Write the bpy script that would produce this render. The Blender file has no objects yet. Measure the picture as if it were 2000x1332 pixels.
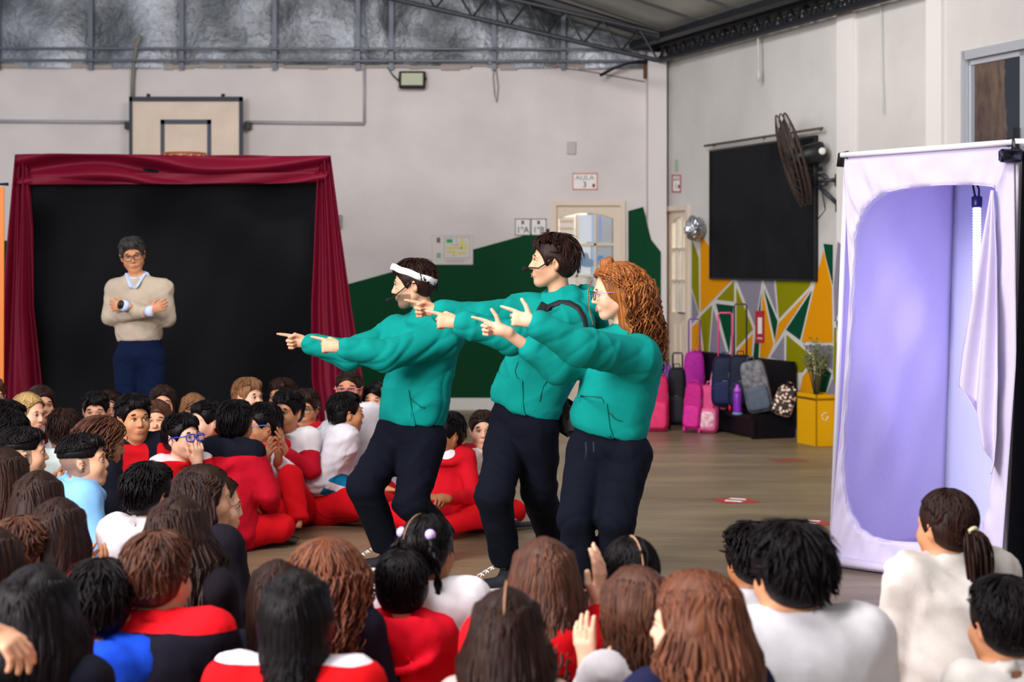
import bpy, math, random, numpy as np
from mathutils import Vector, Matrix, Euler
R = math.radians
SC = bpy.context.scene
COL = SC.collection
# ------------------------------------------------------------------ camera, world, light, exposure
F, HZ, CX, CH = 3400.0, 512.0, 1000.0, 1.5      # focal length in pixels (2000 wide), horizon row, centre column, camera height
cam = bpy.data.cameras.new('camera'); camo = bpy.data.objects.new('camera', cam); COL.objects.link(camo)
camo.location = (0, 0, CH); camo.rotation_euler = (R(90), 0, 0)
cam.sensor_width = 36; cam.lens = 36*F/2000; cam.shift_y = -(666-HZ)/2000
cam.clip_end = 200
cam.dof.use_dof = True; cam.dof.focus_distance = 8.0; cam.dof.aperture_fstop = 3.4
SC.camera = camo
SC.view_settings.view_transform = 'Standard'; SC.view_settings.look = 'None'
SC.view_settings.gamma = 1.0; SC.view_settings.use_curve_mapping = False
SC.view_settings.exposure = 0.0
wd = bpy.data.worlds.new('overcast_daylight'); SC.world = wd; wd.use_nodes = True
wd.node_tree.nodes['Background'].inputs[0].default_value = (0.80, 0.84, 0.95, 1)
wd.node_tree.nodes['Background'].inputs[1].default_value = 0.75
def lamp(name, loc, target, size, power, color=(1,1,1), sy=None):
    l = bpy.data.lights.new(name, 'AREA'); l.energy = power; l.color = color; l.size = size
    if sy: l.shape = 'RECTANGLE'; l.size_y = sy
    o = bpy.data.objects.new(name, l); COL.objects.link(o); o.location = loc
    o.rotation_euler = (Vector(target)-Vector(loc)).to_track_quat('-Z', 'Y').to_euler(); return o
lamp('added_overhead_fill', (-1.5, 4.5, 5.6), (0.2, 7.0, 0), 3.5, 430, (1.0, 0.97, 0.98), 3.0)  # unseen area light added under the roof to brighten the floor and crowd
lamp('added_side_key', (-5.0, 1.5, 3.2), (0.3, 8.5, 1.0), 2.4, 720, (1.0, 0.95, 0.93), 2.2)  # unseen area light added as the key from camera left
lamp('added_back_wall_fill', (0.5, 11.5, 5.2), (0.3, 17.0, 1.8), 3.0, 520, (1.0, 0.95, 0.93), 2.0)  # unseen area light added to lift the back wall

# ------------------------------------------------------------------ helpers
def lin(c):
    if isinstance(c, str):
        c = c.lstrip('#'); c = [int(c[i:i+2], 16)/255 for i in (0, 2, 4)]
    return tuple(x/12.92 if x <= .04045 else ((x+.055)/1.055)**2.4 for x in c[:3]) + (1,)
def P(px, py, Y):                                # the point at distance Y that the photograph shows at (px, py)
    return Vector(((px-CX)*Y/F, Y, CH-(py-HZ)*Y/F))
_M = {}
def mat(name, color, rough=.7, metal=0, spec=.5, bump=0, bscale=60, var=0, vscale=8, emit=None, es=1, sheen=0, aniso=None, trans=0, alpha=1, sss=0, wave=None, color2=None):
    if name in _M: return _M[name]
    m = bpy.data.materials.new(name); m.use_nodes = True; nt = m.node_tree; b = nt.nodes['Principled BSDF']
    L = nt.links.new
    c = lin(color); b.inputs['Base Color'].default_value = c
    b.inputs['Roughness'].default_value = rough; b.inputs['Metallic'].default_value = metal
    b.inputs['Specular IOR Level'].default_value = spec
    if trans: b.inputs['Transmission Weight'].default_value = trans
    if alpha < 1: b.inputs['Alpha'].default_value = alpha
    if sheen: b.inputs['Sheen Weight'].default_value = sheen
    if sss:
        b.inputs['Subsurface Weight'].default_value = sss; b.inputs['Subsurface Radius'].default_value = (.02, .008, .004); b.inputs['Subsurface Scale'].default_value = .5
    if emit: b.inputs['Emission Color'].default_value = lin(emit); b.inputs['Emission Strength'].default_value = es
    if bump or var:
        tc = nt.nodes.new('ShaderNodeTexCoord')
    if var:
        n = nt.nodes.new('ShaderNodeTexNoise'); n.inputs['Scale'].default_value = vscale; n.inputs['Detail'].default_value = 5
        L(tc.outputs['Object'], n.inputs['Vector'])
        r = nt.nodes.new('ShaderNodeValToRGB'); e = r.color_ramp.elements
        e[0].position = .3; e[1].position = .7
        c2 = lin(color2) if color2 else tuple(min(1, x*(1+var)) for x in c[:3])+(1,)
        e[0].color = tuple(x*(1-var) for x in c[:3])+(1,) if not color2 else c; e[1].color = c2
        L(n.outputs['Fac'], r.inputs['Fac']); L(r.outputs['Color'], b.inputs['Base Color'])
    if bump:
        n2 = nt.nodes.new('ShaderNodeTexNoise'); n2.inputs['Scale'].default_value = bscale; n2.inputs['Detail'].default_value = 3
        L(tc.outputs['Object'], n2.inputs['Vector'])
        bp = nt.nodes.new('ShaderNodeBump'); bp.inputs['Strength'].default_value = bump; bp.inputs['Distance'].default_value = .02
        L(n2.outputs['Fac'], bp.inputs['Height']); L(bp.outputs['Normal'], b.inputs['Normal'])
    _M[name] = m; return m
def mathn(nt, op, a, b=None, **k):
    n = nt.nodes.new('ShaderNodeMath'); n.operation = op
    for i, v in ((0, a), (1, b)):
        if v is None: continue
        if isinstance(v, (int, float)): n.inputs[i].default_value = v
        else: nt.links.new(v, n.inputs[i])
    return n.outputs[0]
def hair_mat(name, dark, light, rough=.42, fx=22, fz=5, sp_=.24):
    if name in _M: return _M[name]
    m = bpy.data.materials.new(name); m.use_nodes = True; nt = m.node_tree; b = nt.nodes['Principled BSDF']; L = nt.links.new
    tc = nt.nodes.new('ShaderNodeTexCoord'); sp = nt.nodes.new('ShaderNodeSeparateXYZ'); L(tc.outputs['Object'], sp.inputs[0])
    x, y, z = sp.outputs
    y = mathn(nt, 'ADD', y, .02)
    r = mathn(nt, 'ADD', mathn(nt, 'SQRT', mathn(nt, 'ADD', mathn(nt, 'MULTIPLY', x, x), mathn(nt, 'MULTIPLY', y, y))), .004)
    cb = nt.nodes.new('ShaderNodeCombineXYZ')
    L(mathn(nt, 'MULTIPLY', mathn(nt, 'DIVIDE', x, r), fx), cb.inputs[0]); L(mathn(nt, 'MULTIPLY', mathn(nt, 'DIVIDE', y, r), fx), cb.inputs[1]); L(mathn(nt, 'MULTIPLY', z, fz), cb.inputs[2])
    n = nt.nodes.new('ShaderNodeTexNoise'); n.inputs['Scale'].default_value = 1.0; n.inputs['Detail'].default_value = 4; n.inputs['Roughness'].default_value = .65
    L(cb.outputs[0], n.inputs['Vector'])
    rp = nt.nodes.new('ShaderNodeValToRGB'); e = rp.color_ramp.elements; e[0].position = .38; e[1].position = .68; e[0].color = lin(dark); e[1].color = lin(light)
    L(n.outputs['Fac'], rp.inputs['Fac']); L(rp.outputs['Color'], b.inputs['Base Color'])
    bp = nt.nodes.new('ShaderNodeBump'); bp.inputs['Strength'].default_value = .35; bp.inputs['Distance'].default_value = .004
    L(n.outputs['Fac'], bp.inputs['Height']); L(bp.outputs['Normal'], b.inputs['Normal'])
    b.inputs['Roughness'].default_value = rough+.04; b.inputs['Specular IOR Level'].default_value = sp_
    _M[name] = m; return m
def tag(o, label=None, cat=None, group=None, kind=None):
    if label: o['label'] = label
    if cat: o['category'] = cat
    if group: o['group'] = group
    if kind: o['kind'] = kind
    return o
def link(name, data, parent=None, M=None):
    o = bpy.data.objects.new(name, data); COL.objects.link(o)
    if parent: o.parent = parent
    if M is not None: o.matrix_local = M
    return o
def empty(name, loc, rz=0, label=None, cat=None, group=None):
    o = bpy.data.objects.new(name, None); COL.objects.link(o); o.location = loc; o.rotation_euler = (0, 0, rz); o.empty_display_size = .1
    return tag(o, label, cat, group)
def aslist(m): return m if isinstance(m, (list, tuple)) else [m]
def meshdata(name, V, Fc, mats, smooth=False, midx=None):
    """Fc: list of polygons, or an (n,4) array."""
    me = bpy.data.meshes.new(name)
    if isinstance(Fc, np.ndarray):
        V = np.asarray(V, np.float32); n = len(Fc); k = Fc.shape[1]
        me.vertices.add(len(V)); me.vertices.foreach_set('co', V.ravel())
        me.loops.add(n*k); me.loops.foreach_set('vertex_index', Fc.astype(np.int32).ravel())
        me.polygons.add(n); me.polygons.foreach_set('loop_start', np.arange(0, n*k, k, dtype=np.int32))
        me.polygons.foreach_set('loop_total', np.full(n, k, np.int32))
        me.update(calc_edges=True)
    else:
        me.from_pydata([tuple(v) for v in V], [], Fc); me.update()
    for m in aslist(mats): me.materials.append(m)
    if midx is not None: me.polygons.foreach_set('material_index', np.asarray(midx, np.int32))
    if smooth: me.polygons.foreach_set('use_smooth', np.ones(len(me.polygons), bool))
    return me
class MB:
    """collects boxes, tubes and sheets; build() links them as ONE mesh object"""
    def __init__(s): s.v = []; s.f = []; s.m = []; s.cur = 0
    def add(s, V, Fc, mi=None):
        b = len(s.v); s.v += [Vector(v) for v in V]; s.f += [[i+b for i in f] for f in Fc]; s.m += [s.cur if mi is None else mi]*len(Fc); return s
    def box(s, c, d, M=None, bev=0):
        x, y, z = [q/2 for q in d]; c = Vector(c)
        if bev:
            pts = []; fs = []
            bm_ = [(sx*(x-(bev if a != 0 else 0)), sy*(y-(bev if a != 1 else 0)), sz*(z-(bev if a != 2 else 0))) for sx in (-1, 1) for sy in (-1, 1) for sz in (-1, 1) for a in range(3)]
            idx = lambda i, j, k, a: ((i*2+j)*2+k)*3+a
            for a in range(3):
                for sgn in (0, 1):
                    q = []
                    for (p_, r_) in ((0, 0), (1, 0), (1, 1), (0, 1)):
                        t = [0, 0, 0]; t[a] = sgn; t[(a+1) % 3] = p_; t[(a+2) % 3] = r_; q.append(idx(*t, a))
                    fs.append(q if sgn else q[::-1])
            for a in range(3):                      # edges along axis a
                b1, b2 = (a+1) % 3, (a+2) % 3
                for p_ in (0, 1):
                    for r_ in (0, 1):
                        t0 = [0, 0, 0]; t0[b1] = p_; t0[b2] = r_; t1 = list(t0); t1[a] = 1
                        q = [idx(*t0, b1), idx(*t1, b1), idx(*t1, b2), idx(*t0, b2)]
                        fs.append(q if (p_ == r_) else q[::-1])
            for i in (0, 1):
                for j in (0, 1):
                    for k in (0, 1):
                        q = [idx(i, j, k, 0), idx(i, j, k, 1), idx(i, j, k, 2)]
                        fs.append(q if (i+j+k) % 2 == 1 else q[::-1])
            pts = bm_
        else:
            pts = [(a*x, b*y, e*z) for a in (-1, 1) for b in (-1, 1) for e in (-1, 1)]
            fs = [(0, 1, 3, 2), (4, 6, 7, 5), (0, 4, 5, 1), (2, 3, 7, 6), (0, 2, 6, 4), (1, 5, 7, 3)]
        pts = [Vector(p) for p in pts]
        if M is not None: pts = [M @ p for p in pts]
        return s.add([p+c for p in pts], fs)
    def tube(s, pts, r, n=10, closed=False, cap=True, flat=1.0):
        pts = [Vector(p) for p in pts]; m = len(pts); rs = r if isinstance(r, (list, tuple)) else [r]*m
        up = None; rings = []
        for i, p in enumerate(pts):
            t = (pts[(i+1) % m]-pts[i-1]) if closed else (pts[min(i+1, m-1)]-pts[max(i-1, 0)])
            t.normalize()
            if up is None:
                up = Vector((0, 0, 1)) if abs(t.z) < .9 else Vector((0, 1, 0))
            u = (up - t*up.dot(t)).normalized(); up = u; w = t.cross(u)
            rings.append([p+(u*math.cos(a)+w*math.sin(a)*flat)*rs[i] for a in [2*math.pi*k/n for k in range(n)]])
        V = [v for rg in rings for v in rg]; fs = []
        for i in range(m if closed else m-1):
            for k in range(n):
                a = i*n+k; b = i*n+(k+1) % n; c = ((i+1) % m)*n
                fs.append((a, b, c+(k+1) % n, c+k))
        if cap and not closed:
            fs.append(list(range(n))[::-1]); fs.append([(m-1)*n+k for k in range(n)])
        return s.add(V, fs)
    def lathe(s, prof, n=24, M=None):
        V = []; fs = []
        for r, z in prof:
            V += [Vector((r*math.cos(2*math.pi*k/n), r*math.sin(2*math.pi*k/n), z)) for k in range(n)]
        for i in range(len(prof)-1):
            for k in range(n): fs.append((i*n+k, i*n+(k+1) % n, (i+1)*n+(k+1) % n, (i+1)*n+k))
        fs.append(list(range(n))[::-1]); fs.append([(len(prof)-1)*n+k for k in range(n)])
        if M is not None: V = [M @ v for v in V]
        return s.add(V, fs)
    def prism(s, poly, d):
        """poly: coplanar world points; d: thickness vector"""
        n = len(poly); poly = [Vector(p) for p in poly]; d = Vector(d)
        V = poly+[p+d for p in poly]
        fs = [list(range(n))[::-1], [n+i for i in range(n)]]+[(i, (i+1) % n, n+(i+1) % n, n+i) for i in range(n)]
        return s.add(V, fs)
    def build(s, name, mats, parent=None, smooth=False, M=None, origin=None):
        V = s.v
        if origin is not None: V = [v-Vector(origin) for v in V]; M = Matrix.Translation(origin) if M is None else M
        me = meshdata(name, V, s.f, mats, smooth, s.m)
        return link(name, me, parent, M)
def text(name, body, size, m, M, parent=None, align='CENTER', ext=.0008):
    c = bpy.data.curves.new(name, 'FONT'); c.body = body; c.size = size; c.align_x = align; c.align_y = 'CENTER'; c.extrude = ext
    c.materials.append(m); c.resolution_u = 3
    o = bpy.data.objects.new('tmp', c); me = bpy.data.meshes.new_from_object(o); bpy.data.objects.remove(o)
    if not me.materials: me.materials.append(m)
    return link(name, me, parent, M)
def bez(p0, p1, p2, p3, n=8):
    p0, p1, p2, p3 = map(Vector, (p0, p1, p2, p3))
    return [p0*(1-t)**3+p1*3*t*(1-t)**2+p2*3*t*t*(1-t)+p3*t**3 for t in [i/n for i in range(n+1)]]
# ------------------------------------------------------------------ the hall
m_wall = mat('white_plaster', '#d3cdcb', .85, bump=.25, bscale=9, var=.08, vscale=1.7)
m_wallr = mat('grey_plaster', '#c9c6c2', .85, bump=.25, bscale=9, var=.09, vscale=1.3)
m_green = mat('green_wall_paint', '#033f22', .75, spec=.15, bump=.1, bscale=12)
m_base = mat('white_baseboard', '#e2dfda', .6)
m_dark = mat('dark_metal', '#1c1f26', .5, .4)
m_black = mat('black_plastic', '#0c0d12', .45)
m_trim = mat('cream_painted_wood', '#d9c9b6', .55)
m_steel = mat('grey_steel', '#5b606a', .5, .6)
def floor_mat():
    m = mat('polished_concrete', '#7f6f57', .38, spec=.45); nt = m.node_tree; b = nt.nodes['Principled BSDF']; L = nt.links.new
    tc = nt.nodes.new('ShaderNodeTexCoord'); mp = nt.nodes.new('ShaderNodeMapping'); mp.inputs['Scale'].default_value = (.55, 2.2, 1)
    L(tc.outputs['Object'], mp.inputs['Vector'])
    n = nt.nodes.new('ShaderNodeTexNoise'); n.inputs['Scale'].default_value = 1.1; n.inputs['Detail'].default_value = 8; n.inputs['Roughness'].default_value = .62; L(mp.outputs[0], n.inputs['Vector'])
    r = nt.nodes.new('ShaderNodeValToRGB'); e = r.color_ramp.elements; e[0].position = .3; e[0].color = lin('#695943'); e[1].position = .72; e[1].color = lin('#998b68')
    x = e.new(.52); x.color = lin('#84745c'); L(n.outputs['Fac'], r.inputs['Fac']); L(r.outputs['Color'], b.inputs['Base Color'])
    n2 = nt.nodes.new('ShaderNodeTexNoise'); n2.inputs['Scale'].default_value = 7; n2.inputs['Detail'].default_value = 6; L(mp.outputs[0], n2.inputs['Vector'])
    r2 = nt.nodes.new('ShaderNodeMapRange'); r2.inputs['To Min'].default_value = .28; r2.inputs['To Max'].default_value = .52; L(n2.outputs['Fac'], r2.inputs['Value']); L(r2.outputs[0], b.inputs['Roughness'])
    return m
f = MB(); f.box((0, 8, -.1), (26, 24, .2)); tag(f.build('floor', floor_mat()), 'polished brown-grey concrete floor', kind='structure')
YB = 17.7; XC = 1.508
D1 = (P(1077, 0, YB).x, P(1221, 0, YB).x, P(0, 392, YB).z)       # opening of the classroom door
w = MB()
for x0_, x1_, z0_, z1_ in ((-12, D1[0], 0, 3.49), (D1[1], XC+.2, 0, 3.49), (D1[0], D1[1], D1[2], 3.49)): w.box(((x0_+x1_)/2, YB+.1, (z0_+z1_)/2), (x1_-x0_, .2, z1_-z0_))
wb = tag(w.build('wall_back', m_wall), 'white plastered back wall', kind='structure')
def on_back(px, py, d=0): return P(px, py, YB)*1 + Vector((0, -d, 0))
def paint(name, polys, d, mats, parent=None, pos=on_back, nrm=Vector((0, 1, 0))):
    b = MB()
    for i, pl in enumerate(polys):
        b.cur = pl[0]; b.prism([pos(x, y, d) for x, y in pl[1]], nrm*(d*.9))
    return b.build(name, mats, parent)
paint('green_paint', [(0, [(-60, 470), (30, 470), (30, 546), (-60, 546)]), (0, [(640, 565), (690, 552), (925, 487), (1073, 446), (1073, 778), (640, 778)]), (0, [(1227, 412), (1256, 404), (1262, 425), (1262, 778), (1227, 778)])], .004, m_green, wb)
b = MB(); b.box(((-6+P(1073, 0, YB).x)/2, YB-.015, .06), (P(1073, 0, YB).x+6, .03, .12)); tag(b.build('baseboard_back', m_base), 'white baseboard under the green paint', kind='structure')
b = MB()
for x0, z0, x1, z1 in ((0, 237, 262, 239), (480, 239, 712, 242)): b.tube([on_back(x0, z0, .02), on_back(x1, z1, .02)], .018, 8)
b.tube([on_back(712, 242, .02), on_back(712, 128, .02)], .014, 8); b.tube([on_back(-200, 237, .02), on_back(0, 237, .02)], .018, 8)
b.build('conduit', mat('painted_conduit', '#a7a4a8', .6), wb, True)
# gable lined with crinkled foil
def foil_mat():
    m = mat('insulation_foil', '#8d9099', .55, .6); nt = m.node_tree; bs = nt.nodes['Principled BSDF']; L = nt.links.new
    tc = nt.nodes.new('ShaderNodeTexCoord')
    n = nt.nodes.new('ShaderNodeTexNoise'); n.inputs['Scale'].default_value = 1.6; n.inputs['Detail'].default_value = 6; L(tc.outputs['Object'], n.inputs['Vector'])
    n2 = nt.nodes.new('ShaderNodeTexNoise'); n2.inputs['Scale'].default_value = 22; n2.inputs['Detail'].default_value = 3; L(tc.outputs['Object'], n2.inputs['Vector'])
    r = nt.nodes.new('ShaderNodeValToRGB'); e = r.color_ramp.elements; e[0].position = .35; e[0].color = lin('#62676c'); e[1].position = .7; e[1].color = lin('#c3c8d2'); L(n.outputs['Fac'], r.inputs['Fac']); L(r.outputs['Color'], bs.inputs['Base Color'])
    s = mathn(nt, 'ADD', mathn(nt, 'MULTIPLY', n.outputs['Fac'], 2.5), mathn(nt, 'MULTIPLY', n2.outputs['Fac'], .22))
    bp = nt.nodes.new('ShaderNodeBump'); bp.inputs['Strength'].default_value = .9; bp.inputs['Distance'].default_value = .08; L(s, bp.inputs['Height']); L(bp.outputs['Normal'], bs.inputs['Normal'])
    return m
m_foil = foil_mat()
gx = [P(x, 0, YB).x for x in (-500, 0, 180, 357, 538, 700, 765, 965, 1100, 1300)]
fb = MB()
for i in range(len(gx)-1):                       # each bay bulges between its battens
    V = []; n = 8; m_ = 14
    for a in range(n+1):
        for c in range(m_+1):
            u, v = a/n, c/m_; x = gx[i]+(gx[i+1]-gx[i])*u; z = 3.47+2.7*v
            zmax = 3.63+.34*(XC+.05-x) if x < XC else 3.63
            z = min(z, zmax)
            V.append((x, YB+.03-.10*math.sin(math.pi*u)*(.6+.4*math.sin(v*9+i)), z))
    fb.add(V, [(a*(m_+1)+c, (a+1)*(m_+1)+c, (a+1)*(m_+1)+c+1, a*(m_+1)+c+1) for a in range(n) for c in range(m_)])
    fb.add([(gx[i], YB+.2, 3.4), (gx[i+1], YB+.2, 3.4), (gx[i+1], YB+.2, 6.2), (gx[i], YB+.2, 6.2)], [(0, 1, 2, 3)])
go = tag(fb.build('wall_gable', m_foil, smooth=True), 'crinkled silver foil lining of the gable', kind='structure')
for x in gx[1:-1]:
    b = MB(); b.box((x, YB-.05, 4.75), (.045, .04, 2.6)); b.build('batten', m_steel, go)
for z in (3.66, 3.54):
    b = MB(); b.tube([(-8, YB-.12, z+.005), (XC, YB-.12, z-.01)], .012, 6); b.build('rail', m_steel, go)
# ragged mortar edge on the wall top
b = MB(); random.seed(4); x = -8
while x < XC-.3:
    wdt = random.uniform(.08, .3); b.box((x+wdt/2, YB+.04, 3.49+random.uniform(-.015, .02)), (wdt, .14, random.uniform(.02, .07))); x += wdt
tag(b.build('trim_wall_top', mat('rough_mortar', '#a39a94', .95, bump=.6, bscale=40)), 'ragged mortar edge on top of the back wall', kind='structure')
# right wall, runs obliquely towards the camera
RW0 = Vector((XC, YB, 0)); RWd = Vector((.3177, -.9482, 0)).normalized(); RWn = Vector((-.9482, -.3177, 0))
def on_right(px, py, d=0):
    """the point of the right wall plane (raised d into the hall) seen at (px, py)"""
    dv = Vector(((px-CX)/F, 1, -(py-HZ)/F)); o = Vector((0, 0, CH)); p0 = RW0+RWn*d
    return o+dv*((p0-o).dot(RWn)/dv.dot(RWn))
def rt(px): return (on_right(px, 512)-RW0).dot(RWd)
def rwbox(t0, t1, z0, z1, th=.06, off=0, mb=None):
    q = mb or MB(); a = RW0+RWd*t0+Vector((0, 0, z0))-RWn*(-off); bb = RW0+RWd*t1+Vector((0, 0, z0))-RWn*(-off)
    q.prism([a, bb, bb+Vector((0, 0, z1-z0)), a+Vector((0, 0, z1-z0))], -RWn*th); return q
HT = 3.64
tw0, tw1 = rt(1883), rt(2130)
td0, td1, zd = rt(1300), rt(1345), on_right(1322, 402).z
q = MB(); rwbox(0, td0, 0, HT, mb=q); rwbox(td1, tw0, 0, HT, mb=q); rwbox(td0, td1, zd, HT, mb=q); rwbox(tw1, 20, 0, HT, mb=q); rwbox(tw0, tw1, 0, 1.75, mb=q); rwbox(tw0, tw1, 2.985, HT, mb=q)
rwbox(rt(1640), 20, HT-.01, HT+.9, mb=q)
wr_ = tag(q.build('wall_right', m_wallr), 'grey-white plastered side wall', kind='structure')
q = rwbox(rt(1640), rt(1672), 0, HT+.9, .25, .03); tag(q.build('pillar', mat('pillar_white', '#dedad6', .8, bump=.2, bscale=9)), 'white pillar on the side wall between blackboard and window', kind='structure')
q = rwbox(rt(1815), rt(1845), 0, HT+.9, .2, .03); tag(q.build('pillar', mat('pillar_white', '#dedad6')), 'shallow white pilaster beside the window', kind='structure')
q = MB(); a = P(1262, 512, 17.7).x; q.box(((a+XC)/2+.02, 17.56, 1.8), (XC-a+.04, .28, 3.6)); cp = tag(q.build('pillar', mat('pillar_corner', '#d6d1cf', .85, bump=.2, bscale=9)), 'white corner pillar with green painted foot', kind='structure')
q = MB(); zz = lambda py: CH-(py-HZ)*17.4/F; xx = lambda px: (px-CX)*17.4/F
q.prism([(xx(1262), 17.415, zz(428)), (xx(1272), 17.415, zz(468)), (xx(1291), 17.415, zz(492)), (xx(1291), 17.415, 0), (xx(1262), 17.415, 0)], (0, -.004, 0)); q.build('green_paint', m_green, cp)
# roof
XR = -5.5
def roofz(x, y):
    wx = XC+(YB-y)*.33506; return HT+.02+.34*(wx-x)
m_roof = mat('roof_lining', '#a3a39c', .55, .25, bump=.5, bscale=5, var=.15, vscale=2)
q = MB(); ys = [-3, 4, 11, 14.5, 16, YB+.15]
for i in range(len(ys)-1):
    y0, y1 = ys[i], ys[i+1]; x0 = XC+(YB-y0)*.33506+.25; x1 = XC+(YB-y1)*.33506+.25
    lo = [Vector((XR, y0, roofz(XR, y0))), Vector((x0, y0, roofz(x0, y0))), Vector((x1, y1, roofz(x1, y1))), Vector((XR, y1, roofz(XR, y1)))]
    q.prism(lo, (0, 0, .08))
ceil = tag(q.build('ceiling', m_roof), 'sloping lined roof', kind='structure')
for k in range(1, 9):                            # lining seams running up the slope
    y = YB-.75*k; q = MB(); xw = XC+(YB-y)*.33506
    q.tube([(xw, y, roofz(xw, y)-.012), (XR, y, roofz(XR, y)-.012)], .012, 5); q.build('seam', mat('dark_seam', '#3f3f40', .8), ceil)
def lattice(name, a, b, hgt, up, r=.02, step=.28, label=None):
    a, b, up = Vector(a), Vector(b), Vector(up); root = empty(name, a, 0); o = a
    tag(root, label, None, None, 'structure')
    q = MB(); q.tube([a, b], r, 6); q.build('chord', m_dark, root, M=Matrix.Translation(-o))
    q = MB(); q.tube([a+up*hgt, b+up*hgt], r, 6); q.build('chord', m_dark, root, M=Matrix.Translation(-o))
    n = max(2, int((b-a).length/step)); q = MB()
    for i in range(n):
        p = a.lerp(b, i/n); c = a.lerp(b, (i+.5)/n)+up*hgt; d = a.lerp(b, (i+1)/n)
        q.tube([p, c], r*.5, 5); q.tube([c, d], r*.5, 5)
    w = q.build('lattice_bar', m_dark, root, M=Matrix.Translation(-o)); w['kind'] = 'stuff'
    return root
lattice('truss_gable', P(1285, 118, 16.6), P(560, -50, 16.6), .26, (0, 0, 1), .022, .34, 'dark iron lattice truss rising along the gable')
a = RW0+RWd*.05+RWn*.12+Vector((0, 0, HT-.12)); bb = RW0+RWd*14+RWn*.12+Vector((0, 0, HT-.12))
lattice('beam_eaves', a, bb, .15, (0, 0, 1), .03, .22, 'dark iron lattice beam along the top of the side wall')
q = MB(); a = RW0+RWd*.0+RWn*.3+Vector((0, 0, HT+.05)); bb = RW0+RWd*14+RWn*.3+Vector((0, 0, HT+.05)); q.tube([a, bb], .05, 6); tag(q.build('beam_purlin', m_dark), 'dark roof purlin beside the side wall', kind='structure')
q = MB(); q.tube([P(1290, 72, 16.9), P(760, -90, 16.9)], .05, 6); tag(q.build('beam_rafter', m_dark), 'dark rafter above the lattice truss', kind='structure')
random.seed(8); q = MB()
for i in range(60):                              # torn lining hanging along the eaves
    t = i*.085+random.uniform(-.03, .03); c = RW0+RWd*t+RWn*.02+Vector((0, 0, HT-.02)); h = random.uniform(.03, .1)
    q.prism([c, c+RWd*random.uniform(.07, .14), c+RWd*.05+Vector((0, 0, -h))], RWn*.02)
tag(q.build('trim_torn_lining', mat('torn_lining', '#4a4a4e', .8)), 'torn dark roof lining above the side wall', kind='structure')

# mural on the side wall
mc = [mat('mural_gap', '#cfcac4', .7), mat('mural_orange', '#d98f00', .8, spec=.1), mat('mural_olive', '#848200', .8, spec=.1), mat('mural_grey', '#858090', .8, spec=.1), mat('mural_green', '#00452c', .8, spec=.1)]
mur = [
 (2, [(1351,467),(1364,503),(1365,610),(1351,562)]), (3, [(1351,570),(1364,614),(1351,632)]),
 (1, [(1368,459),(1392,490),(1392,543),(1430,546),(1368,610)]), (2, [(1433,549),(1433,589),(1399,585)]), (1, [(1351,640),(1364,626),(1372,690),(1351,690)]),
 (2, [(1367,619),(1390,596),(1383,690),(1375,690)]), (3, [(1393,604),(1385,698),(1421,698)]), (4, [(1398,593),(1432,597),(1424,690)]), (3, [(1434,640),(1435,698),(1427,698)]),
 (2, [(1438,562),(1470,643),(1438,679)]), (3, [(1439,547),(1487,547),(1486,556),(1474,636)]), (1, [(1470,652),(1467,698),(1438,698),(1438,688)]),
 (4, [(1486,575),(1481,698),(1471,698),(1475,655)]), (1, [(1489,570),(1510,672),(1499,698),(1484,698)]), (4, [(1492,566),(1518,627),(1513,663)]),
 (3, [(1491,548),(1511,548),(1517,614)]), (2, [(1515,548),(1584,548),(1580,560),(1521,622)]), (1, [(1581,567),(1531,644),(1513,672),(1520,632)]),
 (4, [(1585,568),(1562,664),(1535,644)]), (1, [(1608,489),(1594,545),(1565,667),(1626,669),(1624,560)]), (2, [(1536,654),(1588,698),(1567,727),(1535,727)]),
 (3, [(1569,674),(1626,675),(1626,722),(1594,699)]), (3, [(1531,657),(1531,705),(1504,698)]), (4, [(1594,706),(1623,729),(1609,780),(1588,780)]), (1, [(1590,708),(1585,780),(1560,780),(1567,736)]),
 (3, [(1618,760),(1626,740),(1640,780),(1610,780)]),
 (4, [(1656,588),(1647,594),(1633,631),(1649,748),(1657,748)]), (2, [(1629,640),(1646,756),(1644,780),(1634,775),(1627,735)]), (3, [(1636,472),(1657,492),(1657,584),(1645,590),(1630,628),(1628,560)]), (4, [(1608,476),(1626,478),(1626,556),(1612,500)])]
paint('mural_paint', [m for m in mur if max(p[0] for p in m[1]) < 1628], .004, mc, wr_, on_right, -RWn)
paint('mural_paint', [m for m in mur if max(p[0] for p in m[1]) >= 1628], .035, mc, wr_, on_right, -RWn)
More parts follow.
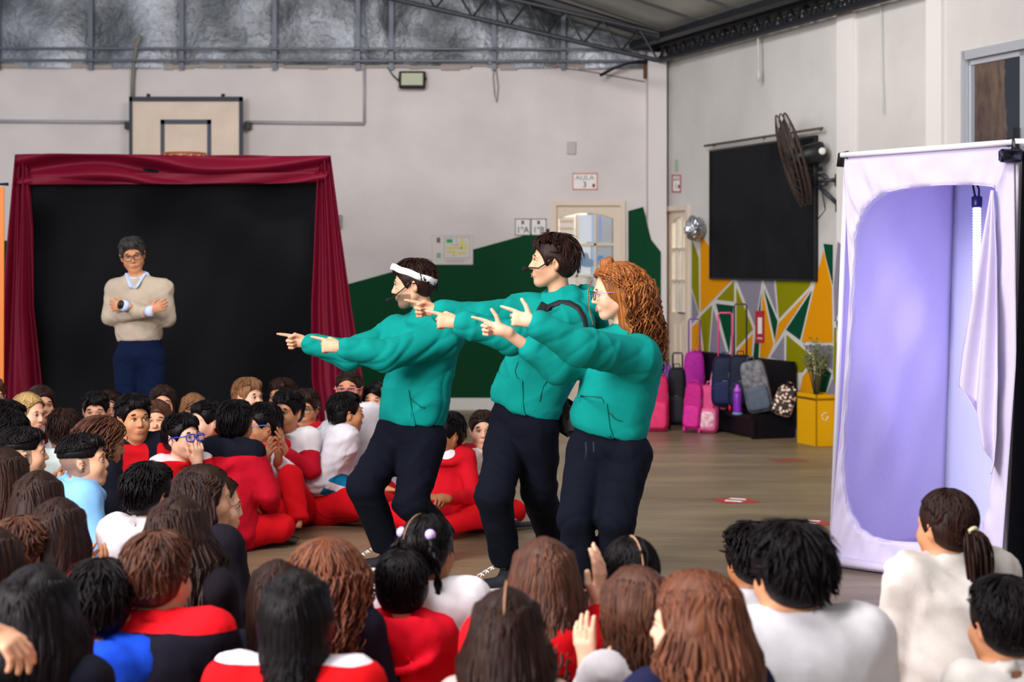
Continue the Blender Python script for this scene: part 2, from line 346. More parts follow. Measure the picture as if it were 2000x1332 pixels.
# ------------------------------------------------------------------ smooth bodies: distance fields meshed into one continuous surface
class SDF:
    def __init__(s): s.p = []; s.fine = []
    def cone(s, a, b, ra, rb=None, k=.02, op=1, flat=0):
        a = np.array(a, np.float32); b = np.array(b, np.float32); rb = ra if rb is None else rb
        m = max(ra, rb); s.p.append(('c', (a, b, ra, rb, flat), k, op, np.minimum(a, b)-m, np.maximum(a, b)+m)); return s
    def ell(s, c, r, Rm=None, k=.02, op=1):
        c = np.array(c, np.float32); r = np.array([r]*3 if np.isscalar(r) else r, np.float32)
        Rm = np.eye(3, dtype=np.float32) if Rm is None else np.array(Rm, np.float32)
        e = np.sqrt(((Rm*r)**2).sum(1)); s.p.append(('e', (c, r, Rm), k, op, c-e, c+e)); return s
    def ec(s, a, b, ra, rb, u, k=.03, op=1, flat=0):
        """cone with an elliptic section; ra=(across, deep), u = across direction"""
        a = np.array(a, np.float32); b = np.array(b, np.float32); m = max(*ra, *rb)
        s.p.append(('q', (a, b, ra, rb, np.array(u, np.float32), flat), k, op, np.minimum(a, b)-m, np.maximum(a, b)+m)); return s
    def torus(s, c, axis, R_, r, sx=1.0, u=None, k=.01, op=1):
        c = np.array(c, np.float32); ax = np.array(axis, np.float32); ax /= np.linalg.norm(ax)
        u = np.array(u if u is not None else (1, 0, 0), np.float32); u = u-ax*u.dot(ax); u /= np.linalg.norm(u)
        m = R_*max(sx, 1)+r; s.p.append(('t', (c, ax, R_, r, sx, u), k, op, c-m, c+m)); return s
    def axis_coords(s, lo, hi, h, d):
        out = [lo]; x = lo
        while x < hi:
            st = h
            for (c, r, hf) in s.fine:
                g = abs(x+st*.5-c[d])-r[d]
                if g < 0: st = min(st, hf)
                else: st = min(st, hf+g*.9)
            x += st; out.append(x)
        return np.array(out, np.float32)
    def mesh(s, h):
        lo = np.min([p[4] for p in s.p if p[3] > 0], 0)-2.2*h; hi = np.max([p[5] for p in s.p if p[3] > 0], 0)+2.2*h
        ax = [s.axis_coords(float(lo[d]), float(hi[d]), h, d) for d in range(3)]
        V = np.full([len(a) for a in ax], .08, np.float32)
        for kind, q, k, op, bl, bh in s.p:
            mg = max(k, 0)+2.1*h if op > 0 else max(k, 0)+.001
            sl = []
            for d in range(3):
                i0 = max(0, np.searchsorted(ax[d], bl[d]-mg)-1); i1 = min(len(ax[d]), np.searchsorted(ax[d], bh[d]+mg)+1); sl.append(slice(i0, i1))
            if any(t.start >= t.stop for t in sl): continue
            sl = tuple(sl); X = ax[0][sl[0]][:, None, None]; Y = ax[1][sl[1]][None, :, None]; Z = ax[2][sl[2]][None, None, :]
            if kind == 'c':
                a, b, ra, rb, flat = q; ba = b-a; L2 = float(ba.dot(ba))+1e-9
                px, py, pz = X-a[0], Y-a[1], Z-a[2]
                t0 = (px*ba[0]+py*ba[1]+pz*ba[2])/L2; t = np.clip(t0, 0, 1)
                D = np.sqrt((px-t*ba[0])**2+(py-t*ba[1])**2+(pz-t*ba[2])**2)-(ra+t*(rb-ra))
                if flat:
                    L_ = math.sqrt(L2)
                    if flat & 1: D = np.maximum(D, (t0-1)*L_)
                    if flat & 2: D = np.maximum(D, -t0*L_)
            elif kind == 'e':
                c, r, Rm = q; px, py, pz = X-c[0], Y-c[1], Z-c[2]
                l = [(px*Rm[0, i]+py*Rm[1, i]+pz*Rm[2, i])/r[i] for i in range(3)]
                k0 = np.sqrt(l[0]**2+l[1]**2+l[2]**2); k1 = np.sqrt((l[0]/r[0])**2+(l[1]/r[1])**2+(l[2]/r[2])**2)+1e-6
                D = k0*(k0-1)/k1
            elif kind == 'q':
                a, b, ra, rb, u, flat = q; ba = b-a; L_ = float(np.linalg.norm(ba))+1e-6; w = ba/L_
                u = u-w*u.dot(w); u = u/np.linalg.norm(u); v = np.cross(w, u)
                px, py, pz = X-a[0], Y-a[1], Z-a[2]
                t0 = px*w[0]+py*w[1]+pz*w[2]; t = np.clip(t0/L_, 0, 1); pe = t0-t*L_
                rx = ra[0]+t*(rb[0]-ra[0]); ry = ra[1]+t*(rb[1]-ra[1]); rw = np.minimum(rx, ry)
                a1 = (px*u[0]+py*u[1]+pz*u[2])/rx; a2 = (px*v[0]+py*v[1]+pz*v[2])/ry; a3 = pe/rw
                k0 = np.sqrt(a1*a1+a2*a2+a3*a3); k1 = np.sqrt((a1/rx)**2+(a2/ry)**2+(a3/rw)**2)+1e-6
                D = k0*(k0-1)/k1
                if flat & 1: D = np.maximum(D, t0-L_)
                if flat & 2: D = np.maximum(D, -t0)
            else:
                c, w, R_, r, sx, u = q; v = np.cross(w, u); px, py, pz = X-c[0], Y-c[1], Z-c[2]
                a1 = (px*u[0]+py*u[1]+pz*u[2])/sx; a2 = px*v[0]+py*v[1]+pz*v[2]; a3 = px*w[0]+py*w[1]+pz*w[2]
                D = np.sqrt((np.sqrt(a1*a1+a2*a2)-R_)**2+a3*a3)-r
            D = D.astype(np.float32); A = V[sl]
            if op > 0:
                if k > 0:
                    hh = np.maximum(k-np.abs(A-D), 0)/k; V[sl] = np.minimum(A, D)-hh*hh*k*.25
                else: V[sl] = np.minimum(A, D)
            else:
                D = -D
                if k > 0:
                    hh = np.maximum(k-np.abs(A-D), 0)/k; V[sl] = np.maximum(A, D)+hh*hh*k*.25
                else: V[sl] = np.maximum(A, D)
        return nets(V, ax)
_EDG = [((0,0,0),(1,0,0)),((0,1,0),(1,1,0)),((0,0,1),(1,0,1)),((0,1,1),(1,1,1)),((0,0,0),(0,1,0)),((1,0,0),(1,1,0)),((0,0,1),(0,1,1)),((1,0,1),(1,1,1)),((0,0,0),(0,0,1)),((1,0,0),(1,0,1)),((0,1,0),(0,1,1)),((1,1,0),(1,1,1))]
def nets(V, ax):
    S = V < 0; cnt = np.zeros([n-1 for n in V.shape], np.int8)
    for i in (0, 1):
        for j in (0, 1):
            for k in (0, 1): cnt += S[i:V.shape[0]-1+i, j:V.shape[1]-1+j, k:V.shape[2]-1+k]
    I = np.argwhere((cnt > 0) & (cnt < 8)); idm = np.full(cnt.shape, -1, np.int32); idm[I[:, 0], I[:, 1], I[:, 2]] = np.arange(len(I))
    acc = np.zeros((len(I), 3), np.float32); num = np.zeros(len(I), np.float32)
    for a, b in _EDG:
        ia = [I[:, d]+a[d] for d in range(3)]; ib = [I[:, d]+b[d] for d in range(3)]
        va = V[ia[0], ia[1], ia[2]]; vb = V[ib[0], ib[1], ib[2]]; m = (va < 0) != (vb < 0)
        t = np.where(m, va/np.where(m, va-vb, 1), 0)
        for d in range(3):
            pa = ax[d][ia[d]]; pb = ax[d][ib[d]]; acc[:, d] += np.where(m, pa+t*(pb-pa), 0)
        num += m
    Pv = acc/num[:, None]; Q = []
    for d in range(3):
        e1, e2 = (d+1) % 3, (d+2) % 3
        s0 = [slice(None)]*3; s1 = [slice(None)]*3; s0[d] = slice(0, -1); s1[d] = slice(1, None)
        A = S[tuple(s0)]; B = S[tuple(s1)]; ch = np.argwhere(A != B)
        ok = (ch[:, e1] > 0) & (ch[:, e2] > 0) & (ch[:, e1] < V.shape[e1]-1) & (ch[:, e2] < V.shape[e2]-1); ch = ch[ok]
        inside = A[ch[:, 0], ch[:, 1], ch[:, 2]]
        q = []
        for (o1, o2) in ((1, 1), (0, 1), (0, 0), (1, 0)):
            c = ch.copy(); c[:, e1] -= o1; c[:, e2] -= o2; q.append(idm[c[:, 0], c[:, 1], c[:, 2]])
        q = np.stack(q, 1); q[~inside] = q[~inside][:, ::-1]; Q.append(q)
    return Pv, np.concatenate(Q)
def wrinkle(P_, seed, amp, freq):
    rs = np.random.RandomState(seed); o = np.zeros(len(P_), np.float32)
    q = P_*freq; q = q+.9*np.sin(q[:, [1, 2, 0]]*.8+rs.rand(3)*6)+.5*np.sin(q[:, [2, 0, 1]]*1.7+rs.rand(3)*6)
    for i in range(4):
        w = rs.randn(3); w /= np.linalg.norm(w); w[2] *= 1.3
        s_ = np.sin((q*w).sum(1)*(1+.5*i)+rs.rand()*6); o += (1-np.abs(s_))**2*(.9-.15*i)*np.sign(rs.rand()-.35)
    return o*amp
def smooth_seam(V, Q, slot):
    """evens out the line where two colours of a garment meet"""
    if slot.min() == slot.max(): return V
    E = np.concatenate([np.stack([Q[:, i], Q[:, (i+1) % 4]], 1) for i in range(4)]); fs = np.tile(slot, 4); E.sort(1)
    key = E[:, 0].astype(np.int64)*len(V)+E[:, 1]; o = np.argsort(key, kind='stable'); k, f = key[o], fs[o]
    m = (k[1:] == k[:-1]) & (f[1:] != f[:-1]); B = k[1:][m]; a, b = B//len(V), B % len(V)
    for _ in range(8):
        acc = np.zeros_like(V); cnt = np.zeros(len(V), np.float32); np.add.at(acc, a, V[b]); np.add.at(acc, b, V[a]); np.add.at(cnt, a, 1); np.add.at(cnt, b, 1)
        i = cnt > 0; V[i] = V[i]*.4+acc[i]/cnt[i][:, None]*.6
    return V
def finish(name, VF, mats, parent, M=None, wr=None, midx=None, wmask=None):
    V, Q = VF
    if midx is not None:
        slot = midx(V[Q].mean(1)).astype(np.int32); V = smooth_seam(V.copy(), Q, slot)
    me = meshdata(name, V, Q, mats, True)
    if wr:
        n = np.zeros(len(V)*3, np.float32); me.vertex_normals.foreach_get('vector', n); n = n.reshape(-1, 3)
        d = wrinkle(V, *wr)
        if wmask is not None: d = d*wmask(V)
        me.vertices.foreach_set('co', (V+n*d[:, None]).astype(np.float32).ravel())
        me.update()
    if midx is not None:
        me.polygons.foreach_set('material_index', slot)
    return link(name, me, parent, M)
def locks(Ps, rs, k=4, flat=.55, cen=None):
    """Ps (N,M,3) paths, rs (N,M) radii -> tapered tubes in one mesh"""
    N, Mn, _ = Ps.shape; T = np.gradient(Ps, axis=1); T /= np.linalg.norm(T, axis=2, keepdims=True)+1e-9
    out = Ps-(np.zeros(3) if cen is None else cen); U = out-T*(out*T).sum(2, keepdims=True); U /= np.linalg.norm(U, axis=2, keepdims=True)+1e-9
    Wv = np.cross(T, U); a = np.arange(k)*2*np.pi/k
    V = Ps[:, :, None, :]+rs[:, :, None, None]*(U[:, :, None, :]*(np.cos(a)*flat)[None, None, :, None]+Wv[:, :, None, :]*np.sin(a)[None, None, :, None])
    n, i, j = np.meshgrid(np.arange(N), np.arange(Mn-1), np.arange(k), indexing='ij')
    b = (n*Mn+i)*k; Q = np.stack([b+j, b+(j+1) % k, b+k+(j+1) % k, b+k+j], -1).reshape(-1, 4)
    return V.reshape(-1, 3).astype(np.float32), Q.astype(np.int32)
def merge(*vf):
    V = []; Q = []; n = 0
    for v, q in vf: V.append(v); Q.append(q+n); n += len(v)
    return np.concatenate(V), np.concatenate(Q)
# ------------------------------------------------------------------ doors, window, fittings
m_glass = mat('window_glass', '#dfe6ea', .08, trans=0, alpha=.28, spec=.6)
m_paper = mat('white_paper', '#e9e6e4', .8)
def plane_map(o, ex, ez, n):
    return lambda x, z, d=0: Vector(o)+Vector(ex)*x+Vector((0, 0, 1))*z+Vector(n)*d
def panel_door(name, mp, w, h, cols, rows, gx0, gx1, gz0, gz1, arch, label, thick=.04, frame=.07):
    """mp maps (across, up, towards the hall) to the world; glazing from (gx0,gz0) to (gx1,gz1) with an arched head"""
    root = empty(name, mp(0, 0, 0)); tag(root, label, None, None, 'structure'); inv = Matrix.Translation(-root.location)
    def pr(nm, polys, d0, d1, m, smooth=False):
        b = MB(); 
        for pl in polys: b.prism([mp(x, z, d0) for x, z in pl], mp(0, 0, d1)-mp(0, 0, d0))
        return b.build(nm, m, root, smooth, inv)
    bx_ = lambda x0, x1, z0, z1: [(x0, z0), (x1, z0), (x1, z1), (x0, z1)]
    pr('door_frame', [bx_(-frame, 0, 0, h+frame), bx_(w, w+frame, 0, h+frame), bx_(0, w, h, h+frame)], -.08, .03, m_trim)
    n = 12; arc = [(gx0+(gx1-gx0)*i/n, gz1-arch+arch*math.sin(math.pi*(.12+.76*i/n))**.8) for i in range(n+1)]
    top = [[arc[i], arc[i+1], (arc[i+1][0], h), (arc[i][0], h)] for i in range(n)]
    pr('door_leaf', [bx_(0, gx0, 0, h), bx_(gx1, w, 0, h), bx_(gx0, gx1, 0, gz0)]+top, -.05, -.01, m_trim)
    for i in range(3): 
        xx_ = gx0+(gx1-gx0)*(i+.5)/3; pr('door_panel', [bx_(xx_-.06*w, xx_+.06*w, .15, gz0-.12)], -.01, .004, m_trim)
    cx = [gx0+(gx1-gx0)*i/cols for i in range(cols+1)]; cz = [gz0+(gz1-gz0)*i/rows for i in range(rows+1)]
    pr('glazing_bar', [bx_(x-.012, x+.012, gz0, gz1-arch*.15) for x in cx[1:-1]], -.045, -.005, m_trim)
    pr('glazing_bar', [bx_(gx0, gx1, z-.012, z+.012) for z in cz[1:-1]], -.045, -.005, m_trim)
    for i in range(cols):
        for j in range(rows): pr('pane', [bx_(cx[i]+.012, cx[i+1]-.012, cz[j]+.012, cz[j+1]-.012)], -.032, -.028, m_glass)
    b = MB(); b.tube([mp(w*.93, 1.0, -.01), mp(w*.93, 1.0, .05), mp(w*.80, 1.0, .05)], .010, 8); b.build('door_handle', m_steel, root, True, inv)
    return root
mp1 = plane_map((D1[0]+.05, YB, 0), (1, 0, 0), 0, (0, -1, 0)); W1 = D1[1]-D1[0]-.10; H1 = D1[2]-.05
sx1 = lambda px: P(px, 0, YB).x-(D1[0]+.05)
panel_door('door_1', mp1, W1, H1, 3, 3, sx1(1091), sx1(1198), P(0, 600, YB).z, P(0, 416, YB).z, .10, 'cream classroom door with arched glazing on the back wall', frame=.05)
def on_d1(name, px0, px1, py0, py1, m, lab=None, d=-.02, poly=None):
    b = MB(); pts = poly or [(px0, py1), (px1, py1), (px1, py0), (px0, py0)]; b.prism([on_back(x, y, 0)+Vector((0, -d, 0)) for x, y in pts], (0, .003, 0))
    return b.build(name, m, None, origin=on_back((px0+px1)/2, (py0+py1)/2, 0))
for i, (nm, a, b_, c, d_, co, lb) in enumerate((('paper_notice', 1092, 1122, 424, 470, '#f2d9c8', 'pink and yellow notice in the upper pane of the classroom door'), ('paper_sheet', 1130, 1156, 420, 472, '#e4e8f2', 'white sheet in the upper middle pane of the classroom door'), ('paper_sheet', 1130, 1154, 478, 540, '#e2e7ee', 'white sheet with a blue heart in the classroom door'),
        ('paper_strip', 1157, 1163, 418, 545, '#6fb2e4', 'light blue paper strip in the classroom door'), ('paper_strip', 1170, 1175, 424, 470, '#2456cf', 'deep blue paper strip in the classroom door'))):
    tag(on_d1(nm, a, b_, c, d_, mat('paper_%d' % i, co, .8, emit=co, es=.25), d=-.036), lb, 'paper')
for k in range(3): on_d1('stripe', 1094, 1120, 430+14*k, 435+14*k, mat('paper_yellow', '#e8c33a', .8), d=-.033)['kind'] = 'structure'
hp = [(1146, 522), (1134, 519), (1131, 512), (1137, 507), (1137, 498), (1143, 493), (1149, 496), (1151, 505), (1160, 508), (1163, 514), (1158, 521)]
tag(on_d1('paper_heart', 1131, 1163, 493, 522, mat('heart_blue', '#1577a8', .7), d=-.031, poly=hp), 'dark blue paper heart on the glass of the classroom door', 'decoration')
random.seed(12)
for i, (x, y, co, lb) in enumerate(((1172, 505, '#86b6ee', 'light blue'), (1178, 520, '#dfe6c8', 'pale green'), (1150, 590, '#8b57c8', 'violet'), (1168, 590, '#c99a5a', 'tan'), (1160, 604, '#e2653a', 'orange'), (1150, 612, '#e9564a', 'red'), (1176, 612, '#7a4ec0', 'purple'))):
    b = MB(); n = 6; c = on_back(x, y, .035)
    for k in range(n):
        a = 2*math.pi*k/n; e = c+Vector((math.cos(a)*.028, 0, math.sin(a)*.028)); b.prism([e+Vector((math.cos(t)*.020, 0, math.sin(t)*.020)) for t in [2*math.pi*q/8 for q in range(8)]], (0, .004+.001*k, 0))
    tag(b.build('paper_flower', mat('flower_%d' % i, co, .8), origin=c), lb+' paper flower on the classroom door', 'decoration')
b = MB(); cc = on_back(1150, 450, -1.6); b.box(cc, (2.2, .05, 2.6)); b.box((cc.x, YB+1.0, .0), (2.2, 1.4, .04)); tag(b.build('wall_classroom', mat('classroom_wall', '#e9e0cc', .8)), 'pale wall inside the classroom', kind='structure')
b = MB(); b.box((P(1180, 0, YB+1.0).x, YB+1.2, 1.05), (.34, .4, 2.05)); tag(b.build('cabinet', mat('cabinet_dark', '#3d4350', .6)), 'dark cabinet seen through the panes of the classroom door', 'cabinet')
lamp('classroom_lamp', (cc.x, YB+.7, 2.5), (cc.x, YB+1.5, 1.2), .8, 28, (1, .96, .88))
# second door, on the side wall
exr = RWd; mp2 = plane_map(RW0+RWd*(td0+.02), RWd, 0, RWn); W2 = td1-td0-.04
panel_door('door_2', mp2, W2, zd-.05, 3, 3, W2*.22, W2*.97, on_right(1325, 610).z, on_right(1325, 424).z, .10, 'cream door with arched glazing on the side wall', frame=.05)
b = MB(); c0 = RW0+RWd*(td0+td1)/2-RWn*1.2; b.prism([c0+RWd*1.5, c0-RWd*1.5, c0-RWd*1.5+Vector((0, 0, 2.6)), c0+RWd*1.5+Vector((0, 0, 2.6))], -RWn*.05); tag(b.build('wall_annex', mat('annex_wall', '#efe8cf', .8)), 'pale yellow wall beyond the side door', kind='structure')
lamp('annex_lamp', c0+RWn*.6+Vector((0, 0, 2.4)), c0+Vector((0, 0, 1.2)), .8, 28, (1, .96, .82))
b = MB(); pts = [on_right(x, y, -.06) for x, y in ((1331, 562), (1341, 562), (1341, 612), (1331, 612))]; b.prism(pts, -RWn*.004); tag(b.build('paper_strip', mat('paper_sky', '#5fb6dc', .8), origin=pts[0]), 'sky blue paper behind the lower pane of the side door', 'paper')
b = MB(); pts = [on_right(x, y, -.06) for x, y in ((1336, 495), (1341, 495), (1341, 530), (1336, 530))]; b.prism(pts, -RWn*.004); tag(b.build('paper_strip', mat('paper_gold', '#c8a52c', .8), origin=pts[0]), 'golden paper behind the middle pane of the side door', 'paper')
# aluminium window high on the side wall, tree trunk outside
wz0, wz1 = 1.75, 2.985; win = empty('window_1', RW0+RWd*tw0+Vector((0, 0, wz0))); tag(win, 'aluminium sliding window high on the side wall', None, None, 'structure'); inv = Matrix.Translation(-win.location)
m_alu = mat('aluminium', '#c6c8ce', .45, .5)
b = MB()
for a_, c_, d0, d1 in ((tw0-.02, tw0+.025, wz0-.03, wz1+.03), (tw1-.05, tw1+.03, wz0-.03, wz1+.03), (tw0, tw1, wz1-.035, wz1+.03), (tw0, tw1, wz0-.03, wz0+.05)): rwbox(a_, c_, d0, d1, .07, .015, b)
b.build('window_frame', m_alu, win, M=inv)
tm = rt(1992)
for a_, c_ in ((tw0+.03, tm), (tm, tw1-.06)):
    b = MB()
    for e0, e1, d0, d1 in ((a_, a_+.025, wz0+.05, wz1-.04), (c_-.03, c_, wz0+.05, wz1-.04), (a_, c_, wz1-.075, wz1-.04), (a_, c_, wz0+.05, wz0+.09)): rwbox(e0, e1, d0, d1, .03, -.02, b)
    s_ = b.build('sash', m_alu, win, M=inv); b = MB(); rwbox(a_+.025, c_-.03, wz0+.09, wz1-.075, .004, -.035, b); b.build('pane', mat('clear_glass', '#6f7a86', .05, alpha=.08, spec=.3), s_, M=Matrix.Identity(4))
b = MB(); rwbox(tm-.05, tm-.02, 2.28, 2.42, .03, .02, b); b.build('window_latch', m_black, win, M=inv)
tr = P(1930, 0, 15.6); S_ = SDF(); 
for i in range(6): S_.cone((tr.x+.03*math.sin(i*1.3), tr.y, i*.9-.1), (tr.x+.03*math.sin(i*1.3+1.3), tr.y, i*.9+.8), .19-.008*i, .182-.008*i, .05)
def bark():
    m = mat('bark', '#6b4632', .95, bump=.9, bscale=9, var=.5, vscale=10, color2='#b08563'); 
    for n in m.node_tree.nodes:
        if n.type == 'TEX_NOISE':
            mp = m.node_tree.nodes.new('ShaderNodeMapping'); mp.inputs['Scale'].default_value = (2.2, 2.2, .45); l = n.inputs['Vector'].links[0]; src = l.from_socket; m.node_tree.links.new(src, mp.inputs['Vector']); m.node_tree.links.new(mp.outputs[0], n.inputs['Vector'])
    return m
V_, Q_ = S_.mesh(.04); tree = empty('tree', (tr.x, tr.y, 0), 0, 'brown tree trunk seen through the high window', 'tree'); finish('tree_trunk', (V_-np.array((tr.x, tr.y, 0), np.float32), Q_), bark(), tree, wr=(3, .012, 14))
b = MB(); b.box((8.5, 21.5, 3.2), (11, .2, 6.4)); tag(b.build('dark_backing_outside', mat('dark_backing', '#20242c', .9)), 'dark backing added outside the window', kind='structure')  # dark sheet added to keep the bright sky out of the window view

# ------------------------------------------------------------------ backdrop with maroon drapes
YD = 13.0
bd = empty('stage_backdrop', (P(340, 0, YD).x, YD, 0), 0, 'black cloth backdrop framed by maroon satin drapes on a stand', 'backdrop'); binv = Matrix.Translation(-bd.location)
def cloth(name, L0, L1, m, parent, inv, nu=60, nv=50, fold=None, Y=YD, th=.006, smooth=True, ybase=None):
    """sheet between a left and a right pixel edge given as lists of (px, py) from top to bottom, hung at distance Y with folds"""
    g = lambda L_, t: (np.interp(t, np.linspace(0, 1, len(L_)), [q[0] for q in L_]), np.interp(t, np.linspace(0, 1, len(L_)), [q[1] for q in L_]))
    V = []
    for j in range(nv+1):
        t = j/nv; a, c = g(L0, t), g(L1, t)
        for i in range(nu+1):
            u = i/nu; d = fold(u, t) if fold else 0; p = P(a[0]+(c[0]-a[0])*u, a[1]+(c[1]-a[1])*u, Y); p.z = max(p.z, .0); V.append(p+Vector((0, -d, 0)))
    fs = [(j*(nu+1)+i, (j+1)*(nu+1)+i, (j+1)*(nu+1)+i+1, j*(nu+1)+i+1) for j in range(nv) for i in range(nu)]
    b = MB(); b.add(V, fs); o = b.build(name, m, parent, smooth, inv)
    sm = o.modifiers.new('thickness', 'SOLIDIFY'); sm.thickness = th; sm.offset = -1
    return o
m_blk = mat('black_cloth', '#05070b', .8, spec=.15, bump=.15, bscale=30); m_mar = mat('maroon_satin', '#6a0724', .55, spec=.18, bump=.12, bscale=12)
sn = math.sin
cloth('black_cloth', [(50, 330), (58, 500), (60, 700), (64, 904)], [(632, 330), (626, 500), (622, 700), (624, 904)], m_blk, bd, binv, 80, 60, lambda u, t: .07*sn(5*(u-.1)/(t+.3)+1)*min(1, 2.5*t)+.03*sn(19*u+9*t)+.04*sn(13*t*(1.2-u)+5*u), YD+.06)
cloth('top_drape', [(36, 302), (38, 362)], [(646, 305), (640, 358)], m_mar, bd, binv, 90, 22, lambda u, t: .05+.045*sn(2.6*t*math.pi+2.5*sn(2.2*math.pi*u))+.018*sn(19*u+4*t), YD)
# the lower edge sags in the middle
cloth('valance_sag', [(62, 340), (62, 362)], [(622, 338), (622, 358)], m_mar, bd, binv, 60, 10, lambda u, t: .06+.018*sn(9*u+2*t), YD)
for v in bpy.data.objects['valance_sag'].data.vertices:
    u = (v.co.x+bd.location.x-P(62, 0, YD).x)/(P(622, 0, YD).x-P(62, 0, YD).x); v.co.z -= .078*math.sin(math.pi*min(1, max(0, u)))**.8*(v.index//61)/10
cloth('side_drape', [(34, 302), (20, 450), (8, 600), (-8, 740), (-22, 904)], [(60, 330), (68, 450), (70, 600), (86, 740), (104, 904)], m_mar, bd, binv, 40, 50, lambda u, t: .06+.035*sn(11*u+2.5*t)*(.4+t)+.02*sn(23*u-3*t), YD)
cloth('side_drape', [(622, 330), (617, 450), (612, 600), (613, 740), (640, 904)], [(646, 304), (666, 450), (688, 600), (712, 740), (722, 904)], m_mar, bd, binv, 40, 50, lambda u, t: .06+.035*sn(12*u+2*t+1)*(.4+t)+.02*sn(25*u+3*t), YD)
for x in (50, 632):
    b = MB(); c = P(x, 0, YD+.12); b.tube([(c.x, c.y, .0), (c.x, c.y, P(0, 306, YD).z)], .018, 8); b.tube([(c.x, c.y-.3, .015), (c.x, c.y+.4, .015)], .018, 8); b.build('stand_pole', m_dark, bd, True, binv)
b = MB(); b.tube([P(40, 312, YD+.16), P(642, 314, YD+.16)], .016, 8); b.build('cross_bar', m_dark, bd, True, binv)

# ------------------------------------------------------------------ basketball board and wall fittings
bo = P(371, 270, YB-.22); bk_ = empty('basketball_board', bo, 0, 'worn cream basketball board with dark border on the back wall above the backdrop', 'basketball hoop')
q_ = lambda px, py, d=.22: P(px, py, YB)-bo+Vector((0, -d, 0))
def rect(b, x0, x1, y0, y1, d, th): b.prism([q_(x0, y1, d), q_(x1, y1, d), q_(x1, y0, d), q_(x0, y0, d)], (0, th, 0)); return b
b = MB(); rect(b, 264, 478, 196, 350, .22, .03); b.build('board', mat('aged_board', '#dac8b6', .7, bump=.1, bscale=30, var=.08, vscale=4), bk_)
b = MB()
for r_ in ((262, 268, 193, 352), (474, 480, 193, 352), (262, 480, 193, 202), (262, 480, 345, 352)): rect(b, *r_, .235, .06)
b.build('board_frame', mat('dark_blue_paint', '#262d3a', .6), bk_)
b = MB()
for r_ in ((322, 330, 237, 330), (412, 420, 237, 330), (322, 420, 237, 246), (322, 420, 322, 330)): rect(b, *r_, .224, .006)
b.build('target_square', mat('slate_paint', '#414754', .6), bk_)
b = MB(); rc = q_(377, 306, .47); b.tube([rc+Vector((.21*math.cos(a), .21*math.sin(a), 0)) for a in [2*math.pi*i/28 for i in range(28)]], .010, 8, True); b.tube([rc+Vector((0, .21, 0)), q_(377, 310, .22)], .02, 8); b.build('rim', mat('orange_metal', '#c4622a', .5, .3), bk_, True)
b = MB()
for i in range(12):
    a = 2*math.pi*i/12; b.tube([rc+Vector((.2*math.cos(a), .2*math.sin(a), 0)), rc+Vector((.15*math.cos(a+.26), .15*math.sin(a+.26), -.16)), rc+Vector((.12*math.cos(a), .12*math.sin(a), -.32))], .004, 4)
    b.tube([rc+Vector((.2*math.cos(a), .2*math.sin(a), 0)), rc+Vector((.15*math.cos(a-.26), .15*math.sin(a-.26), -.16)), rc+Vector((.12*math.cos(a), .12*math.sin(a), -.32))], .004, 4)
b.build('hoop_net', m_paper, bk_)
for x in (254, 486):
    b = MB(); b.prism([q_(x-6, 254, .12), q_(x+6, 254, .12), q_(x+6, 240, .12), q_(x-6, 240, .12)], (0, .12, 0)); b.build('wall_bracket', m_dark, bk_)
for x in (298, 442):
    b = MB(); b.tube([q_(x, 196, .2), q_(x, 187, .2)], .02, 8); b.tube([q_(x, 196, .2), q_(x, 196, .0)], .015, 8); b.build('hanger_bolt', m_dark, bk_)
b = MB(); b.tube([on_back(281, 74, .16), on_back(272, 92, .13), on_back(264, 125, .06), on_back(261, 160, .04), on_back(261, 196, .06)], .022, 8); tag(b.build('hose', mat('grey_hose', '#7a786f', .6), smooth=True, origin=on_back(264, 125, .06)), 'grey conduit hose bending down behind the basketball board', 'pipe')
fo = on_back(806, 157, .10); fl = empty('floodlight', fo, 0, 'black framed floodlight on the back wall under the gable', 'lamp'); Mf = Matrix.Rotation(R(-12), 4, 'X')
b = MB(); b.box((0, .02, 0), (.27, .05, .18), None, .012); 
b.build('housing', m_black, fl, M=Mf)
b = MB(); b.box((0, -.008, 0), (.215, .006, .125)); b.build('lamp_glass', mat('lamp_glass', '#b9bda4', .3), fl, M=Mf)
b = MB(); b.tube([(-.14, .03, 0), (-.14, .09, .03), (.14, .09, .03), (.14, .03, 0)], .008, 6); b.build('lamp_bracket', m_black, fl)
b = MB(); b.tube([(-.13, .05, -.02), (-.20, .07, .05), (-.25, .08, .12), (-.15, .08, .14)], .007, 6); b.build('cord', m_black, fl)
def cable(name, pts, r, m, lab, pos=on_back, cat='cable', d=.03):
    w_ = [pos(x, y, d) for x, y in pts]; b = MB(); b.tube(w_, r, 6); return tag(b.build(name, m, smooth=True, origin=w_[0]), lab, cat)
cable('cable', [(966, 128), (963, 150), (966, 185), (970, 200), (973, 170), (968, 130)], .006, mat('old_cable', '#8d8585', .7), 'thin looped cable hanging below the gable rail')
cable('metal_rod', [(1170, 152), (1195, 138), (1225, 128), (1262, 124)], .016, m_dark, 'dark bent rod beside the corner pillar', d=.2)
cable('cable', [(1060, 128), (1150, 140), (1258, 160)], .004, m_steel, 'thin cable slanting along the top of the back wall')
b = MB(); c = on_back(1259, 140, .12); b.box(c, (.04, .08, .16)); tag(b.build('bracket', mat('rust', '#5d3b2b', .9), origin=c), 'rusty bracket at the top of the corner pillar', 'bracket')
def wallbox(name, px0, px1, py0, py1, m, lab, cat, pos=on_back, n=Vector((0, 1, 0)), th=.03):
    pts = [pos(px0, py1, th), pos(px1, py1, th), pos(px1, py0, th), pos(px0, py0, th)]; b = MB(); b.prism(pts, n*(th-.002)); return tag(b.build(name, m, origin=sum(pts, Vector())/4), lab, cat)
